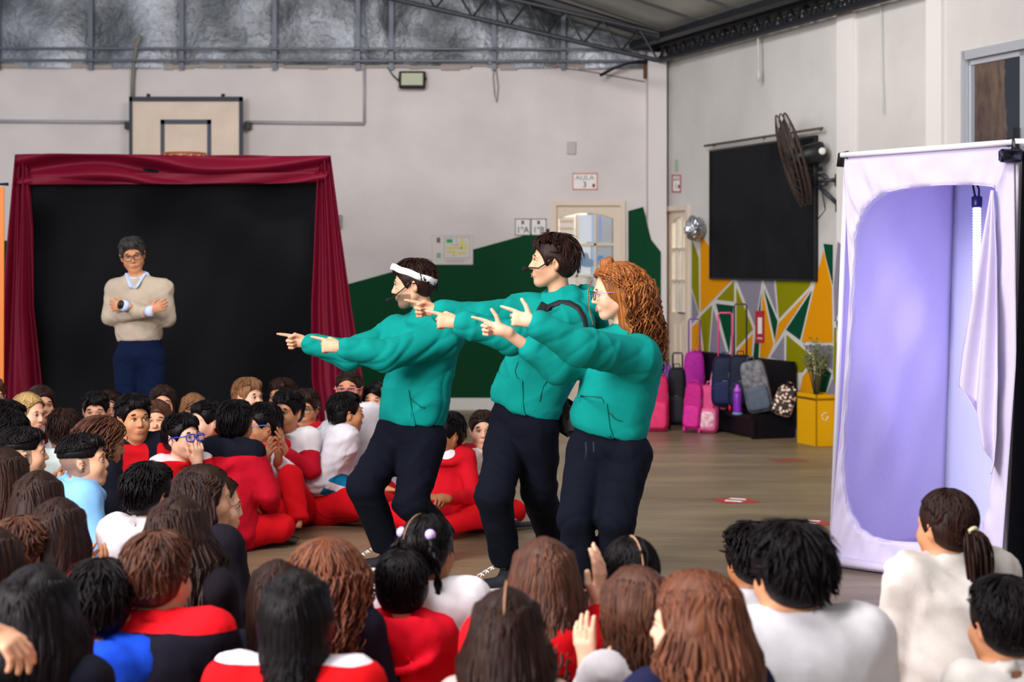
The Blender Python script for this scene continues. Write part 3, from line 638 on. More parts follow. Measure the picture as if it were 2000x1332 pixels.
wallbox('cover_plate', 1107, 1124, 277, 301, mat('grey_plate', '#b3afae', .6), 'small grey cover plate on the wall above the classroom sign', 'plate')
wallbox('junction_box', 659, 668, 420, 446, mat('box_grey', '#85858a', .6), 'grey junction box beside the right maroon drape', 'box', th=.06)
# signs
def sign(name, px0, px1, py0, py1, mb, lab, border=None, pos=on_back, n=Vector((0, 1, 0)), cat='sign', bw=2.2):
    root = empty(name, pos((px0+px1)/2, (py0+py1)/2, .0), 0, lab, cat); inv = Matrix.Translation(-root.location)
    def r_(nm, x0, x1, y0, y1, d, m, poly=None):
        b = MB(); pts = poly or [(x0, y1), (x1, y1), (x1, y0), (x0, y0)]; b.prism([pos(x, y, d) for x, y in pts], n*(.0015 if d > .008 else d-.001)); return b.build(nm, m, root, M=inv)
    r_('sheet', px0, px1, py0, py1, .006, mb)
    if border:
        r_('border', px0, px1, py0, py0+bw, .009, border); r_('border', px0, px1, py1-bw, py1, .009, border); r_('border', px0, px0+bw*.8, py0, py1, .009, border); r_('border', px1-bw*.8, px1, py0, py1, .009, border)
    return root, r_, inv
FR = Matrix.Rotation(R(90), 4, 'X')
def wtext(root, body, px, py, hpx, m, pos=on_back, rot=FR, sx=1.0, d=.009, s=192):
    p = pos(px, py, d)-root.location; return text('lettering', body, hpx/s*1.35, m, Matrix.Translation(p) @ rot @ Matrix.Diagonal((sx, 1, 1, 1)), root)
m_ink, m_orb, m_gry = mat('ink', '#2a2a2e', .7), mat('orange_border', '#c97a55', .7), mat('grey_ink', '#8f8a88', .7)
rt_, r_, inv = sign('room_sign', 1118, 1167, 338, 371, m_paper, 'framed sign reading AULA 3 above the classroom door', m_orb)
wtext(rt_, 'AULA', 1142, 347.5, 9, m_gry, sx=1.2); wtext(rt_, '3', 1142, 361, 12, m_ink); r_('emblem', 1157, 1162, 359, 366, .009, mat('badge', '#7a3f34', .7))
for x0, L_, lb in ((1006, '1ºA', 'white card reading 1ºA on the back wall'), (1037, '1ºB', 'white card reading 1ºB on the back wall')):
    rt_, r_, inv = sign('room_card', x0, x0+30, 427, 460, m_paper, lb, mat('black_border', '#4c4c52', .7), bw=1.6); wtext(rt_, L_, x0+15, 449.5, 13, m_ink, sx=.9); r_('emblem', x0+12.5, x0+17.5, 431, 438, .009, mat('badge', '#7a3f34'))
Mr = Matrix((( RWd.x, 0, RWn.x, 0), (RWd.y, 0, RWn.y, 0), (0, 1, 0, 0), (0, 0, 0, 1)))
rt_, r_, inv = sign('room_sign', 1312, 1330, 341, 376, m_paper, 'narrow red-framed sign reading AULA 1 above the side door', mat('red_border', '#b5606a', .7), on_right, -RWn, bw=3)
wtext(rt_, 'AULA', 1321, 350, 8, m_gry, on_right, Mr, 1.0, s=196); wtext(rt_, '1', 1320, 364, 12, m_ink, on_right, Mr, s=196); r_('emblem', 1324, 1327, 361, 368, .009, mat('badge', '#7a3f34'))
rt_, r_, inv = sign('evacuation_plan', 843, 924, 459, 517, mat('plan_paper', '#d5cfcb', .8), 'evacuation plan poster with green and yellow marks on the back wall', mat('plan_edge', '#c3bdb9', .8), bw=1.5)
m_y, m_g = mat('plan_yellow', '#d9cf4a', .7), mat('plan_green', '#2da05c', .7); m_ln = mat('plan_line', '#a29d9d', .7)
r_('emblem', 853, 860, 464, 474, .009, mat('plan_badge', '#7d5049', .7)); r_('plan_mark', 872, 884, 467, 474, .009, m_g); r_('plan_mark', 853, 861, 494, 504, .009, mat('plan_pale_green', '#7fae90', .7))
for x0, x1, y0, y1 in ((871, 902, 482, 486), (900, 905, 466, 486), (871, 884, 490, 493), (884, 889, 490, 501), (895, 909, 492, 496), (908, 912, 474, 488)): r_('plan_mark', x0, x1, y0, y1, .009, m_y)
for x0, x1, y0, y1 in ((867, 918, 463, 464), (867, 868, 463, 505), (917, 918, 463, 505), (867, 918, 504, 505), (880, 898, 478, 479), (891, 892, 464, 481), (870, 912, 508, 509), (870, 905, 511, 512)): r_('plan_line', x0, x1, y0, y1, .0085, m_ln)
# silver foil cover and fire point on the side wall
S_ = SDF(); c = on_right(1357, 448, .10); S_.ell((0, 0, 0), (.07, .10, .085), None, 0); S_.ell((0, .03, .05), (.06, .06, .05), None, .02); tag(finish('foil_cover', S_.mesh(.0055), mat('crumpled_foil', '#c9ccd2', .25, .9), None, Matrix.Translation(c), wr=(6, .024, 58)), 'crumpled silver foil cover on the wall by the side door', 'cover')
rt_, r_, inv = sign('fire_sign', 1475, 1493, 607, 670, mat('fire_red', '#b3182a', .5), 'red fire extinguisher sign with white print between the handles', None, on_right, -RWn)
r_('pictogram', 1480, 1488, 620, 652, .009, m_paper); wtext(rt_, 'MATAFUEGO', 1484, 661, 3.4, m_paper, on_right, Mr, .8, s=214)
rt_, r_, inv = sign('emblem_sheet', 1318, 1324, 312, 336, mat('faded_green', '#9fb09b', .8), 'small faded strip above the side door sign', None, on_right, -RWn)
# orange banner at the picture edge
b = MB(); c = P(-30, 365, 12.2); c2 = P(8, 365, 12.2); b.prism([(c.x, 12.2, .25), (c2.x-.005, 12.2, .25), (c2.x, 12.2, c.z), (c.x, 12.2, c.z)], (0, .01, 0)); bn = tag(b.build('banner', mat('orange_vinyl', '#e07a18', .5), origin=(c.x, 12.2, .25)), 'orange banner at the picture edge beside the left maroon drape', 'banner')
b = MB(); b.tube([(c.x, 12.23, 0), (c.x, 12.23, c.z+.02), (c2.x+.02, 12.23, c.z+.02)], .012, 8); b.build('banner_stand', m_dark, bn, M=Matrix.Translation(-Vector((c.x, 12.2, .25))))

# ------------------------------------------------------------------ blackboard, rail, fan
rt_ = empty('blackboard', on_right(1392, 543, 0), 0, 'large blackboard on the side wall behind the fan', 'blackboard'); inv = Matrix.Translation(-rt_.location)
m_bb = mat('blackboard_face', '#08090e', .6, spec=.1, bump=.05, bscale=20, var=.5, vscale=2.5, color2='#17181d')
t0, t1 = rt(1392), rt(1597); z1_ = on_right(1392, 296).z; z0_ = on_right(1392, 543).z
b = MB(); rwbox(t0, t1, z0_, z1_, .02, .024, b); b.build('board', m_bb, rt_, M=inv)
b = MB()
for e in ((t0-.015, t0+.005, z0_-.01, z1_+.01), (t1-.005, t1+.015, z0_-.01, z1_+.01), (t0, t1, z1_-.005, z1_+.012), (t0, t1, z0_-.012, z0_+.005)): rwbox(*e, .03, .032, b)
b.build('board_frame', m_black, rt_, M=inv)
a, c = on_right(1376, 285, .06), on_right(1606, 250, .06); b = MB(); b.tube([a, c], .011, 8)
for t in (.05, .5, .95): p_ = a.lerp(c, t); b.tube([p_, p_-RWn*.06], .008, 6)
tag(b.build('curtain_rail', mat('rusty_rail', '#5f5049', .7, .3), smooth=True, origin=a), 'thin brown rail fixed above the blackboard', 'rail')
YF = 14.35; fc = P(1549, 312, YF); fan = empty('wall_fan', fc, 0, 'rusty caged fan with black motor on a wall bracket in front of the blackboard', 'fan')
ax_ = Vector((-.955, .06, -.27)).normalized(); e1 = Vector((0, 0, 1)); e1 = (e1-ax_*e1.dot(ax_)).normalized(); e2 = ax_.cross(e1)
fp = lambda r, a, h: e1*(r*math.cos(a))+e2*(r*math.sin(a))+ax_*h
m_rust = mat('rusty_wire', '#4a3a33', .65, .5, var=.3, vscale=20)
RF = .39
b = MB()
for r, h in ((RF, -.035), (RF, .035), (RF*1.005, 0)): b.tube([fp(r, 2*math.pi*i/36, h) for i in range(36)], .006, 5, True)
b.build('cage_ring', m_rust, fan, True)
for sg, nm in ((1, 'front_grille'), (-1, 'rear_grille')):
    b = MB()
    for i in range(30):
        a = 2*math.pi*i/30; b.tube([fp(.06, a, sg*.075), fp(.20, a, sg*.07), fp(.33, a, sg*.055), fp(RF, a, sg*.035)], .0028, 4)
    for r, h in ((.07, .075), (.2, .07), (.3, .06)): b.tube([fp(r, 2*math.pi*i/28, sg*h) for i in range(28)], .003, 4, True)
    b.build(nm, m_rust, fan, True)
for k in range(3):
    b = MB(); a0 = k*2.094+.5; V = []
    for i in range(7):
        for j in range(5):
            r = .06+.30*i/6; a = a0+(-.45+.9*j/4)*(.5+.5*math.sin(math.pi*(i+1)/8)); V.append(fp(r, a, .035*(j-2)/2))
    fs = [(i*5+j, i*5+j+1, (i+1)*5+j+1, (i+1)*5+j) for i in range(6) for j in range(4)]; b.add(V, fs); o = b.build('blade', mat('fan_blade', '#3c3836', .5, .4), fan, True); md = o.modifiers.new('t', 'SOLIDIFY'); md.thickness = .004
b = MB(); Mm = Matrix.Translation(-ax_*.10) @ ax_.to_track_quat('Z', 'Y').to_matrix().to_4x4(); b.lathe([(.045, .10), (.06, .06), (.085, .0), (.09, -.03), (.09, -.14), (.075, -.17), (.02, -.175)], 20, Mm); b.build('motor', m_black, fan, True)
b = MB(); b.lathe([(.030, .0), (.030, .012), (.012, .014)], 14, Matrix.Translation(-ax_*.2+Vector((.03, -.088, .01))) @ Matrix.Rotation(R(90), 4, 'X')); b.build('motor_badge', mat('badge_white', '#d9d4cc', .4), fan, True)
pl = lambda px, py, Y: P(px, py, Y)-fc
wl = lambda px, py: on_right(px, py, .0)-fc
b = MB(); b.tube([pl(1590, 320, YF-.02), pl(1592, 340, YF-.02), pl(1592, 362, YF-.02)], .022, 8); b.tube([pl(1580, 330, YF), pl(1606, 330, YF)], .016, 8); b.build('yoke', m_dark, fan, True)
b = MB(); b.tube([pl(1591, 356, YF), wl(1637, 350)], .015, 8); b.tube([pl(1594, 360, YF), wl(1638, 400)], .018, 8); b.box(wl(1637, 352)+RWn*.01, (.03, .05, .10)); b.box(wl(1638, 402)+RWn*.01, (.03, .05, .10)); b.build('wall_arm', mat('arm_steel', '#3a3f48', .5, .5), fan, True)
b = MB(); cc_ = wl(1622, 352)+RWn*.1; b.tube([cc_+Vector((.07*math.cos(a), .02*math.sin(2*a), .055*math.sin(a)+.01*math.sin(3*a))) for a in [2*math.pi*i/24 for i in range(24)]], .006, 5, True); b.tube([cc_+Vector((.06*math.cos(a), .03, .045*math.sin(a)-.01)) for a in [2*math.pi*i/24 for i in range(24)]], .006, 5, True); b.tube([cc_, wl(1612, 410), wl(1598, 428)], .005, 5); b.build('coiled_cord', m_black, fan, True)
a = RW0+RWd*(rt(1478)); p_ = on_right(1479, 40, .08); q2 = on_right(1482, 158, .08); b = MB(); b.tube([p_, p_.lerp(q2, .5)+RWd*.01, q2], .009, 6); b.tube([q2+Vector((0, 0, .10)), q2], .016, 8); tag(b.build('cable', mat('white_cable', '#c2c0bc', .6), smooth=True, origin=p_), 'white cable with a dark plug hanging from the eaves above the blackboard', 'cable')
cable('cable', [(1720, -20), (1722, 150), (1724, 190), (1725, 222)], .004, mat('white_cable', '#c2c0bc'), 'thin pale cord hanging on the wall left of the window', on_right)

# ------------------------------------------------------------------ bench, school bags, planter
def rwp(t, n, z): return RW0+RWd*t+RWn*n+Vector((0, 0, z))
bt0, bt1 = rt(1372), rt(1562); be = empty('bench', rwp((bt0+bt1)/2, .2, 0), 0, 'long low black bench with a high back under the mural', 'bench'); inv = Matrix.Translation(-be.location)
m_bn = mat('black_bench', '#0a0b12', .5, spec=.2, bump=.1, bscale=14)
def rwb(t0, t1, n0, n1, z0, z1, b=None):
    b = b or MB(); b.prism([rwp(t0, n0, z0), rwp(t1, n0, z0), rwp(t1, n0, z1), rwp(t0, n0, z1)], RWn*(n1-n0)); return b
rwb(bt0, bt1, .0+.04, .10, .10, .65).build('backrest', m_bn, be, M=inv); rwb(bt0, bt1, .10, .46, .165, .205).build('seat', m_bn, be, M=inv)
for t in (bt0, (bt0+bt1)/2, bt1-.04): rwb(t, t+.04, .06, .44, 0, .165).build('leg', m_bn, be, M=inv)
rwb(bt0, bt1, .40, .42, .02, .165).build('front_board', m_bn, be, M=inv)
cr = P(1594, 872, 14.17); cr.z = 0; pb = empty('planter', cr, 0, 'yellow wooden planter box holding a dry twiggy plant beside the white booth', 'planter'); m_yel = mat('yellow_paint', '#dfa400', .7, spec=.15, bump=.08, bscale=20)
h_ = .42; a_, b_v = -RWd*.33, -RWn*.185
for nm, o0, u0, v0 in (('side_panel', Vector(), a_, -RWn*.012), ('side_panel', b_v, a_, RWn*.012), ('side_panel', Vector(), b_v, -RWd*.012), ('side_panel', a_, b_v, RWd*.012)):
    b = MB(); b.prism([o0, o0+u0, o0+u0+Vector((0, 0, h_)), o0+Vector((0, 0, h_))], v0); b.build(nm, m_yel, pb)
b = MB(); b.prism([Vector((0, 0, h_-.05)), a_+Vector((0, 0, h_-.05)), a_+b_v+Vector((0, 0, h_-.05)), b_v+Vector((0, 0, h_-.05))], (0, 0, .02)); b.build('soil', mat('soil', '#3a2a1c', .95), pb)
b = MB(); cc_ = b_v*.45+Vector((0, 0, .24))+RWd*.0025
for k_ in range(5):
    a = 1.2+k_*1.1; b.tube([cc_+b_v.normalized()*(.035*math.cos(a+t)*(1-.1*k_))+Vector((0, 0, .03*math.sin(a+t))) for t in (0, .4, .8)], .004, 5)
b.build('emblem', m_paper, pb)
random.seed(5); tw = MB(); lf = MB(); c0 = (a_+b_v)*.5+Vector((0, 0, h_-.04))
for i in range(26):
    d = Vector((random.uniform(-.13, .13), random.uniform(-.12, .12), random.uniform(.28, .50))); k1 = c0+d*.5+Vector((random.uniform(-.03, .03), 0, .03)); e = c0+d; tw.tube([c0+Vector((d.x*.1, d.y*.1, 0)), k1, e], [.005, .004, .0015], 5)
    for j in range(9):
        p_ = k1.lerp(e, random.random()); w_ = Vector((random.uniform(-1, 1), random.uniform(-1, 1), random.uniform(-.2, 1))).normalized()*.035; s__ = w_.cross(Vector((.3, 1, .1))).normalized()*.008; lf.add([p_, p_+w_*.5+s__, p_+w_, p_+w_*.5-s__], [(0, 1, 2, 3)])
pt = tw.build('twig', mat('dry_twig', '#5d5a35', .8), pb, True); pt['kind'] = 'stuff'; l_ = lf.build('leaves', mat('dusty_leaf', '#6d7440', .7), pb); l_['kind'] = 'stuff'
def rbox(w, d, h, e=.35, n=14, taper=.0):
    """soft box, base at z = 0"""
    V = []; fs = []; m_ = n
    for j in range(m_+1):
        v = -math.pi/2+math.pi*j/m_; cz = math.copysign(abs(math.sin(v))**e, math.sin(v)); cr_ = abs(math.cos(v))**e
        for i in range(24):
            a = 2*math.pi*i/24; x = math.copysign(abs(math.cos(a))**e, math.cos(a)); y = math.copysign(abs(math.sin(a))**e, math.sin(a)); t = 1-taper*(cz+1)/2; V.append(Vector((x*cr_*w/2*t, y*cr_*d/2*t, (cz+1)*h/2)))
    for j in range(m_):
        for i in range(24): fs.append((j*24+i, j*24+(i+1) % 24, (j+1)*24+(i+1) % 24, (j+1)*24+i))
    return V, fs
def pack(name, label, px, pyb, z0, w, d, h, col, col2=None, rz=0, tilt=0, pocket_c=None, wheels=False, handle=None, hh=.0, straps=True, var=None, Y=None, cat='school bag', tz=0, pat=None):
    Y = Y or (CH-z0)*F/(pyb-HZ); o = P(px, pyb, Y); o.z = z0
    root = empty(name, o, 0, label, cat, 'school bags by the mural'); Mx = Matrix.Rotation(R(rz), 4, 'Z') @ Matrix.Rotation(R(tilt), 4, 'Y') @ Matrix.Rotation(R(tz), 4, 'X'); off = .035 if wheels else 0
    m1 = pat or mat('bag_'+col, col, .6, spec=.2, bump=.15, bscale=30, var=var or .12, vscale=25); m2 = pat or mat('bag_'+(col2 or col), col2 or col, .6, spec=.2, bump=.15, bscale=30, var=.12, vscale=25)
    def bl(nm, m, V, fs, parent=root, sm=True): me = meshdata(nm, [Mx @ Vector(v) for v in V], fs, m, sm); return link(nm, me, parent)
    V, fs = rbox(w, d, h, .38, taper=.12); bl('bag_body', m1, [v+Vector((0, 0, off)) for v in V], fs)
    V, fs = rbox(w*.8, d*.5, h*.46, .35); pk_ = bl('front_pocket', m2, [v+Vector((0, -d*.42, off+h*.06)) for v in V], fs)
    b = MB(); n = 12; b.tube([(w*.40*math.cos(math.pi*i/n), -d*.52, off+h*.36+.16*h*math.sin(math.pi*i/n)) for i in range(n+1)], .003, 5); bl('zip', mat('zip_grey', '#8d8a90', .4, .5), b.v, b.f, pk_)
    b = MB(); n = 14; b.tube([(w*.46*math.cos(math.pi*i/n), -d*.30, off+h*.55+.40*h*math.sin(math.pi*i/n)) for i in range(n+1)], .003, 5); bl('zip', mat('zip_grey', '#8d8a90'), b.v, b.f)
    b = MB(); b.tube([(-.03, 0, off+h*.97), (-.025, 0, off+h+.03), (.025, 0, off+h+.03), (.03, 0, off+h*.97)], .006, 6); bl('grab_loop', m2, b.v, b.f)
    if straps:
        for x in (-1, 1): b = MB(); b.tube([(x*w*.25, d*.45, off+h*.92), (x*w*.32, d*.75, off+h*.6), (x*w*.36, d*.5, off+h*.15)], .014, 6, flat=.35); bl('shoulder_strap', m2, b.v, b.f)
    if pocket_c: 
        V, fs = rbox(w*.62, d*.1, h*.34, .5); bl('patch', mat('patch_'+pocket_c, pocket_c, .4, var=.25, vscale=30, color2='#d85a8a'), [v+Vector((0, -d*.68, off+h*.12)) for v in V], fs)
    if wheels:
        for x in (-1, 1): b = MB(); b.lathe([(.02, -.014), (.034, -.010), (.034, .010), (.02, .014)], 16, Matrix.Translation((x*w*.40, d*.32, .034)) @ Matrix.Rotation(R(90), 4, 'Y')); bl('wheel', mat('wheel_dark', '#23232a', .5) if wheels is True else mat('wheel_'+wheels, wheels, .4), b.v, b.f)
    if handle:
        b = MB(); g_ = w*.24; b.tube([(-g_, d*.5, off+.05), (-g_, d*.5, hh), (-g_*.8, d*.5, hh+.02), (g_*.8, d*.5, hh+.02), (g_, d*.5, hh), (g_, d*.5, off+.05)], .008, 8); bl('pull_handle', mat('handle_'+handle, handle, .4), b.v, b.f)
    return root
def dots():
    m = bpy.data.materials.new('animal_print'); m.use_nodes = True; nt = m.node_tree; b = nt.nodes['Principled BSDF']; tc = nt.nodes.new('ShaderNodeTexCoord'); v = nt.nodes.new('ShaderNodeTexVoronoi'); v.inputs['Scale'].default_value = 34; nt.links.new(tc.outputs['Object'], v.inputs['Vector'])
    r = nt.nodes.new('ShaderNodeValToRGB'); r.color_ramp.interpolation = 'CONSTANT'; e = r.color_ramp.elements; e[0].color = lin('#e8e0d8'); e[1].position = .34; e[1].color = lin('#c77b32'); x = e.new(.44); x.color = lin('#17151a'); nt.links.new(v.outputs['Distance'], r.inputs['Fac']); nt.links.new(r.outputs['Color'], b.inputs['Base Color']); return m
pack('backpack', 'pink patterned backpack next to the woman in teal', 1284, 842, 0, .22, .16, .50, '#c7245e', '#e0386e', -8)
pack('backpack', 'small violet bag behind the pink patterned backpack', 1294, 812, 0, .20, .14, .52, '#7c4aa6', '#9a63bc', 0)
pack('trolley_bag', 'black trolley bag with a short black handle', 1322, 838, 0, .18, .16, .52, '#15151c', '#20202a', -10, wheels=True, handle='#101014', hh=.66)
pack('trolley_bag', 'magenta trolley bag with a tall purple handle', 1356, 822, 0, .22, .16, .62, '#b3209c', '#d040b4', -6, wheels='#c22a90', handle='#7d2f9e', hh=.94)
pack('backpack', 'tall pink wheeled bag frame in front of the magenta trolley', 1350, 846, 0, .17, .08, .40, '#c01d80', '#d42c94', -22, 4, wheels='#e0349a', straps=False)
pack('backpack', 'glossy pink backpack with a white furry patch on the floor', 1382, 845, 0, .20, .14, .42, '#d84a86', '#e86aa0', -14, 3, pocket_c='#f0dfe2')
pack('backpack', 'shiny pink and silver backpack at the end of the bench', 1402, 800, .205, .20, .15, .38, '#e08aa6', '#c2315f', -10, 6, Y=15.35)
pack('backpack', 'large navy wheeled backpack with a magenta pull handle', 1416, 806, .205, .25, .17, .44, '#151c3a', '#1c2650', -8, 0, wheels='#c0182c', handle='#e0447c', hh=.83, Y=15.2)
pack('backpack', 'dark navy backpack with thin black pull handles', 1446, 808, .205, .22, .17, .46, '#11182e', '#18213c', -8, 0, wheels='#c0182c', handle='#2a2226', hh=.91, Y=15.05)
pack('backpack', 'grey camouflage backpack leaning on the bench', 1488, 806, .215, .24, .17, .45, '#6f6f74', '#55606f', -12, -12, var=.6, Y=14.9)
pack('drawstring_bag', 'small black bag with white and orange dots on the bench end', 1522, 815, .205, .19, .11, .26, '#222', None, -10, 24, straps=False, Y=14.75, pat=dots()) if False else pack('drawstring_bag', 'small black bag with white and orange dots on the bench end', 1522, 815, .205, .19, .11, .26, '#222228', None, -10, 20, straps=False, Y=14.75, pat=dots())
bo_ = P(1440, 794, 14.78); bo_.z = .205; bt = empty('water_bottle', bo_, 0, 'purple water bottle standing on the black bench', 'bottle')
b = MB(); b.lathe([(.034, 0), (.036, .02), (.034, .10), (.036, .16), (.030, .19)], 20); b.build('bottle_body', mat('purple_plastic', '#7a1fb0', .25), bt, True); b = MB(); b.lathe([(.031, .19), (.031, .215), (.014, .235), (.012, .255)], 18); b.build('cap', mat('lilac_plastic', '#b24fd0', .3), bt, True)
b = MB(); b.lathe([(.043, -.0), (.043, .018), (.036, .02)], 20); b.build('bottle_base', mat('teal_rubber', '#5f8ea3', .4), bt, True)
# floor stickers
for px, py, sz, rot_, lb in ((1437, 978, .17, 20, 'red square floor sticker with a white diamond in the open floor'), (1580, 1021, .17, 20, 'red square floor sticker beside the foot of the white booth'), (1540, 899, .17, 20, 'faded red floor sticker in front of the yellow planter')):
    Y = CH*F/(py-HZ); c = P(px, py, Y); c.z = 0; s_ = empty('floor_sticker', c, R(rot_), lb, 'sticker')
    fad = 'faded' in lb; b = MB(); b.prism([(-sz*.72, -sz*.58, .001), (sz*.62, -sz*.72, .001), (sz*.72, sz*.58, .001), (-sz*.62, sz*.72, .001)], (0, 0, .001)); b.build('sticker_sheet', mat('sticker_red_f' if fad else 'sticker_red', '#8f4a3e' if fad else '#b8312e', .5), s_)
    b = MB(); q4 = [(-sz*.45, 0), (0, -sz*.45), (sz*.45, 0), (0, sz*.45)]
    for i in range(4): b.tube([(*q4[i], .003), (*q4[(i+1) % 4], .003)], .006, 4, flat=.3)
    if not fad: b.build('diamond', m_paper, s_); b = MB(); b.prism([(-sz*.2, -.02, .0025), (0, -sz*.2, .0025), (sz*.22, .01, .0025), (0, sz*.2, .0025)], (0, 0, .001)); b.build('arrow', m_g, s_)
# ------------------------------------------------------------------ white booth with the light tube
A = P(1615, 1108, 8.56); A.z = 0; B = Vector((P(1952, 0, 7.92).x, 7.92, 0)); AB = (B-A); dn = Vector((-AB.y, AB.x, 0)).normalized()*1.12
TA = P(1646, 308, 8.58); TB = P(1980, 283, 7.94); up_n = AB.cross(TA-A).normalized()
def on_face(px, py, d=0):
    dv = Vector(((px-CX)/F, 1, -(py-HZ)/F)); o = Vector((0, 0, CH)); p0 = A+dn.normalized()*d; return o+dv*((p0-o).dot(up_n)/dv.dot(up_n))
bth = empty('photo_booth', A.lerp(B, .5), 0, 'tall white fabric booth with a rounded opening lit violet inside', 'booth'); inv = Matrix.Translation(-bth.location)
m_wf = mat('violet_tinted_fabric', '#cdc4e2', .75, bump=.12, bscale=26)  # white cloth with the tint of the violet light mixed into its colour
hole = [(1668, 470), (1673, 440), (1683, 415), (1700, 393), (1722, 378), (1760, 369), (1800, 364), (1850, 361), (1900, 361), (1938, 365), (1946, 372), (1944, 500), (1943, 640), (1942, 780), (1938, 900), (1930, 985), (1916, 1040), (1900, 1062), (1850, 1064), (1790, 1061), (1730, 1057), (1700, 1049), (1676, 1033), (1658, 1003), (1648, 965), (1645, 915), (1648, 830), (1656, 730), (1662, 620), (1666, 540)]
def ray_outer(c, p, poly):
    best = None
    for i in range(len(poly)):
        a, b_ = poly[i], poly[(i+1) % len(poly)]; d = (p[0]-c[0], p[1]-c[1]); e = (b_[0]-a[0], b_[1]-a[1]); den = d[0]*e[1]-d[1]*e[0]
        if abs(den) < 1e-9: continue
        t = ((a[0]-c[0])*e[1]-(a[1]-c[1])*e[0])/den; s_ = ((a[0]-c[0])*d[1]-(a[1]-c[1])*d[0])/den
        if t > 0 and -1e-6 <= s_ <= 1+1e-6 and (best is None or t < best): best = t
    return (c[0]+(p[0]-c[0])*best, c[1]+(p[1]-c[1])*best)
outer = [(1646, 308), (1660, 560), (1642, 830), (1615, 1108), (1952, 1150), (1985, 700), (1980, 283)]
hp = []
for i in range(len(hole)):
    a, c = hole[i], hole[(i+1) % len(hole)]; n = 6
    hp += [(a[0]+(c[0]-a[0])*k/n, a[1]+(c[1]-a[1])*k/n) for k in range(n)]
outs = [ray_outer((1800, 700), p, outer) for p in hp]; N = len(hp); K = 8; V = []
import bisect
for k in range(K+1):
    t = k/K
    for i in range(N):
        x = hp[i][0]+(outs[i][0]-hp[i][0])*t; y = hp[i][1]+(outs[i][1]-hp[i][1])*t; w_ = .010*math.sin(i*.55+2*math.sin(t*3))*math.sin(math.pi*min(1, t*1.1+.05))+.006*math.sin(i*1.3)*(1-t)
        p_ = on_face(x, y, 0)-dn.normalized()*(w_+.0); p_.z = max(p_.z, .012); V.append(p_)
b = MB(); b.add(V, [(k*N+i, k*N+(i+1) % N, (k+1)*N+(i+1) % N, (k+1)*N+i) for k in range(K) for i in range(N)])
b.add([v+dn.normalized()*.05 for v in V[:N]]+V[:N], [(i, (i+1) % N, N+(i+1) % N, N+i) for i in range(N)])
o = b.build('front_cloth', m_wf, bth, True, inv); md = o.modifiers.new('t', 'SOLIDIFY'); md.thickness = .004
def sheet(name, p00, p10, p11, p01, m, parent, inv, nu=24, nv=40, fn=None, th=.004):
    n_ = (Vector(p10)-Vector(p00)).cross(Vector(p01)-Vector(p00)).normalized(); V = []
    for j in range(nv+1):
        for i in range(nu+1):
            u, v = i/nu, j/nv; p_ = Vector(p00).lerp(Vector(p10), u).lerp(Vector(p01).lerp(Vector(p11), u), v); V.append(p_+n_*(fn(u, v) if fn else 0))
    b = MB(); b.add(V, [(j*(nu+1)+i, j*(nu+1)+i+1, (j+1)*(nu+1)+i+1, (j+1)*(nu+1)+i) for j in range(nv) for i in range(nu)]); o = b.build(name, m, parent, True, inv); md = o.modifiers.new('t', 'SOLIDIFY'); md.thickness = th; return o
A_, B_, z0 = A+Vector((0, 0, .01)), B+Vector((0, 0, .01)), Vector((0, 0, .01)); TAb, TBb = TA+dn*.97-Vector((0, 0, .02)), TB+dn*.97-Vector((0, 0, .02))
lf_ = lambda u, v: (.03*sn(9*(u+v*1.4))+.015*sn(17*(u-v)))*sn(math.pi*u)*sn(math.pi*v)
sheet('side_cloth', A_+dn*.02, A_+dn, TAb, TA+dn*.02, m_wf, bth, inv, 24, 40, lf_); sheet('back_cloth', A_+dn, B_+dn, TBb, TAb, mat('booth_back', '#cfd3e8', .75, bump=.1, bscale=26), bth, inv, 24, 40, lf_)
sheet('side_cloth', B_+dn*.02, B_+dn, TBb, TB+dn*.02, m_wf, bth, inv, 24, 40, lf_); sheet('roof_cloth', TA+dn*.02, TB+dn*.02, TBb, TAb, m_wf, bth, inv, 10, 10)
sheet('floor_cloth', A_+dn*.03, B_+dn*.03, B_+dn*.98, A_+dn*.98, m_wf, bth, inv, 6, 6)
b = MB(); b.tube([TA-dn.normalized()*.012+Vector((0, 0, .012)), TB-dn.normalized()*.012+Vector((0, 0, .012))], .014, 10); b.build('frame_tube', mat('pvc_white', '#eeeaf0', .35), bth, True, inv)
for T0, A0 in ((TA, A), (TB, B), (TAb, A+dn), (TBb, B+dn)):
    b = MB(); b.tube([T0+dn.normalized()*.035, A0+dn.normalized()*.035+Vector((0, 0, .014))], .013, 10); b.build('frame_tube', mat('pvc_white', '#eeeaf0'), bth, True, inv)
for T0 in (TA, TB):
    b = MB(); e_ = AB.normalized()*(-1 if T0 is TA else 1); b.tube([T0-e_*.03+Vector((0, 0, .012)), T0+e_*.006+Vector((0, 0, .012)), T0+e_*.012+Vector((0, 0, -.045))], .021, 10); b.build('elbow_joint', m_black, bth, True, inv)
b = MB(); b.box(TB-Vector((.02, .02, .05)), (.10, .06, .06), None, .01); b.build('clamp', mat('clamp_navy', '#1b1d3c', .5), bth, True, inv)
b = MB(); b.box(A+Vector((.02, .0, .03)), (.06, .05, .04), None, .01); b.build('foot_joint', m_black, bth, True, inv)
b = MB(); b.tube([A_-dn.normalized()*.012+Vector((0, 0, .03)), B_-dn.normalized()*.012+Vector((0, 0, .03))], .022, 10); b.build('hem_tube', m_wf, bth, True, inv)
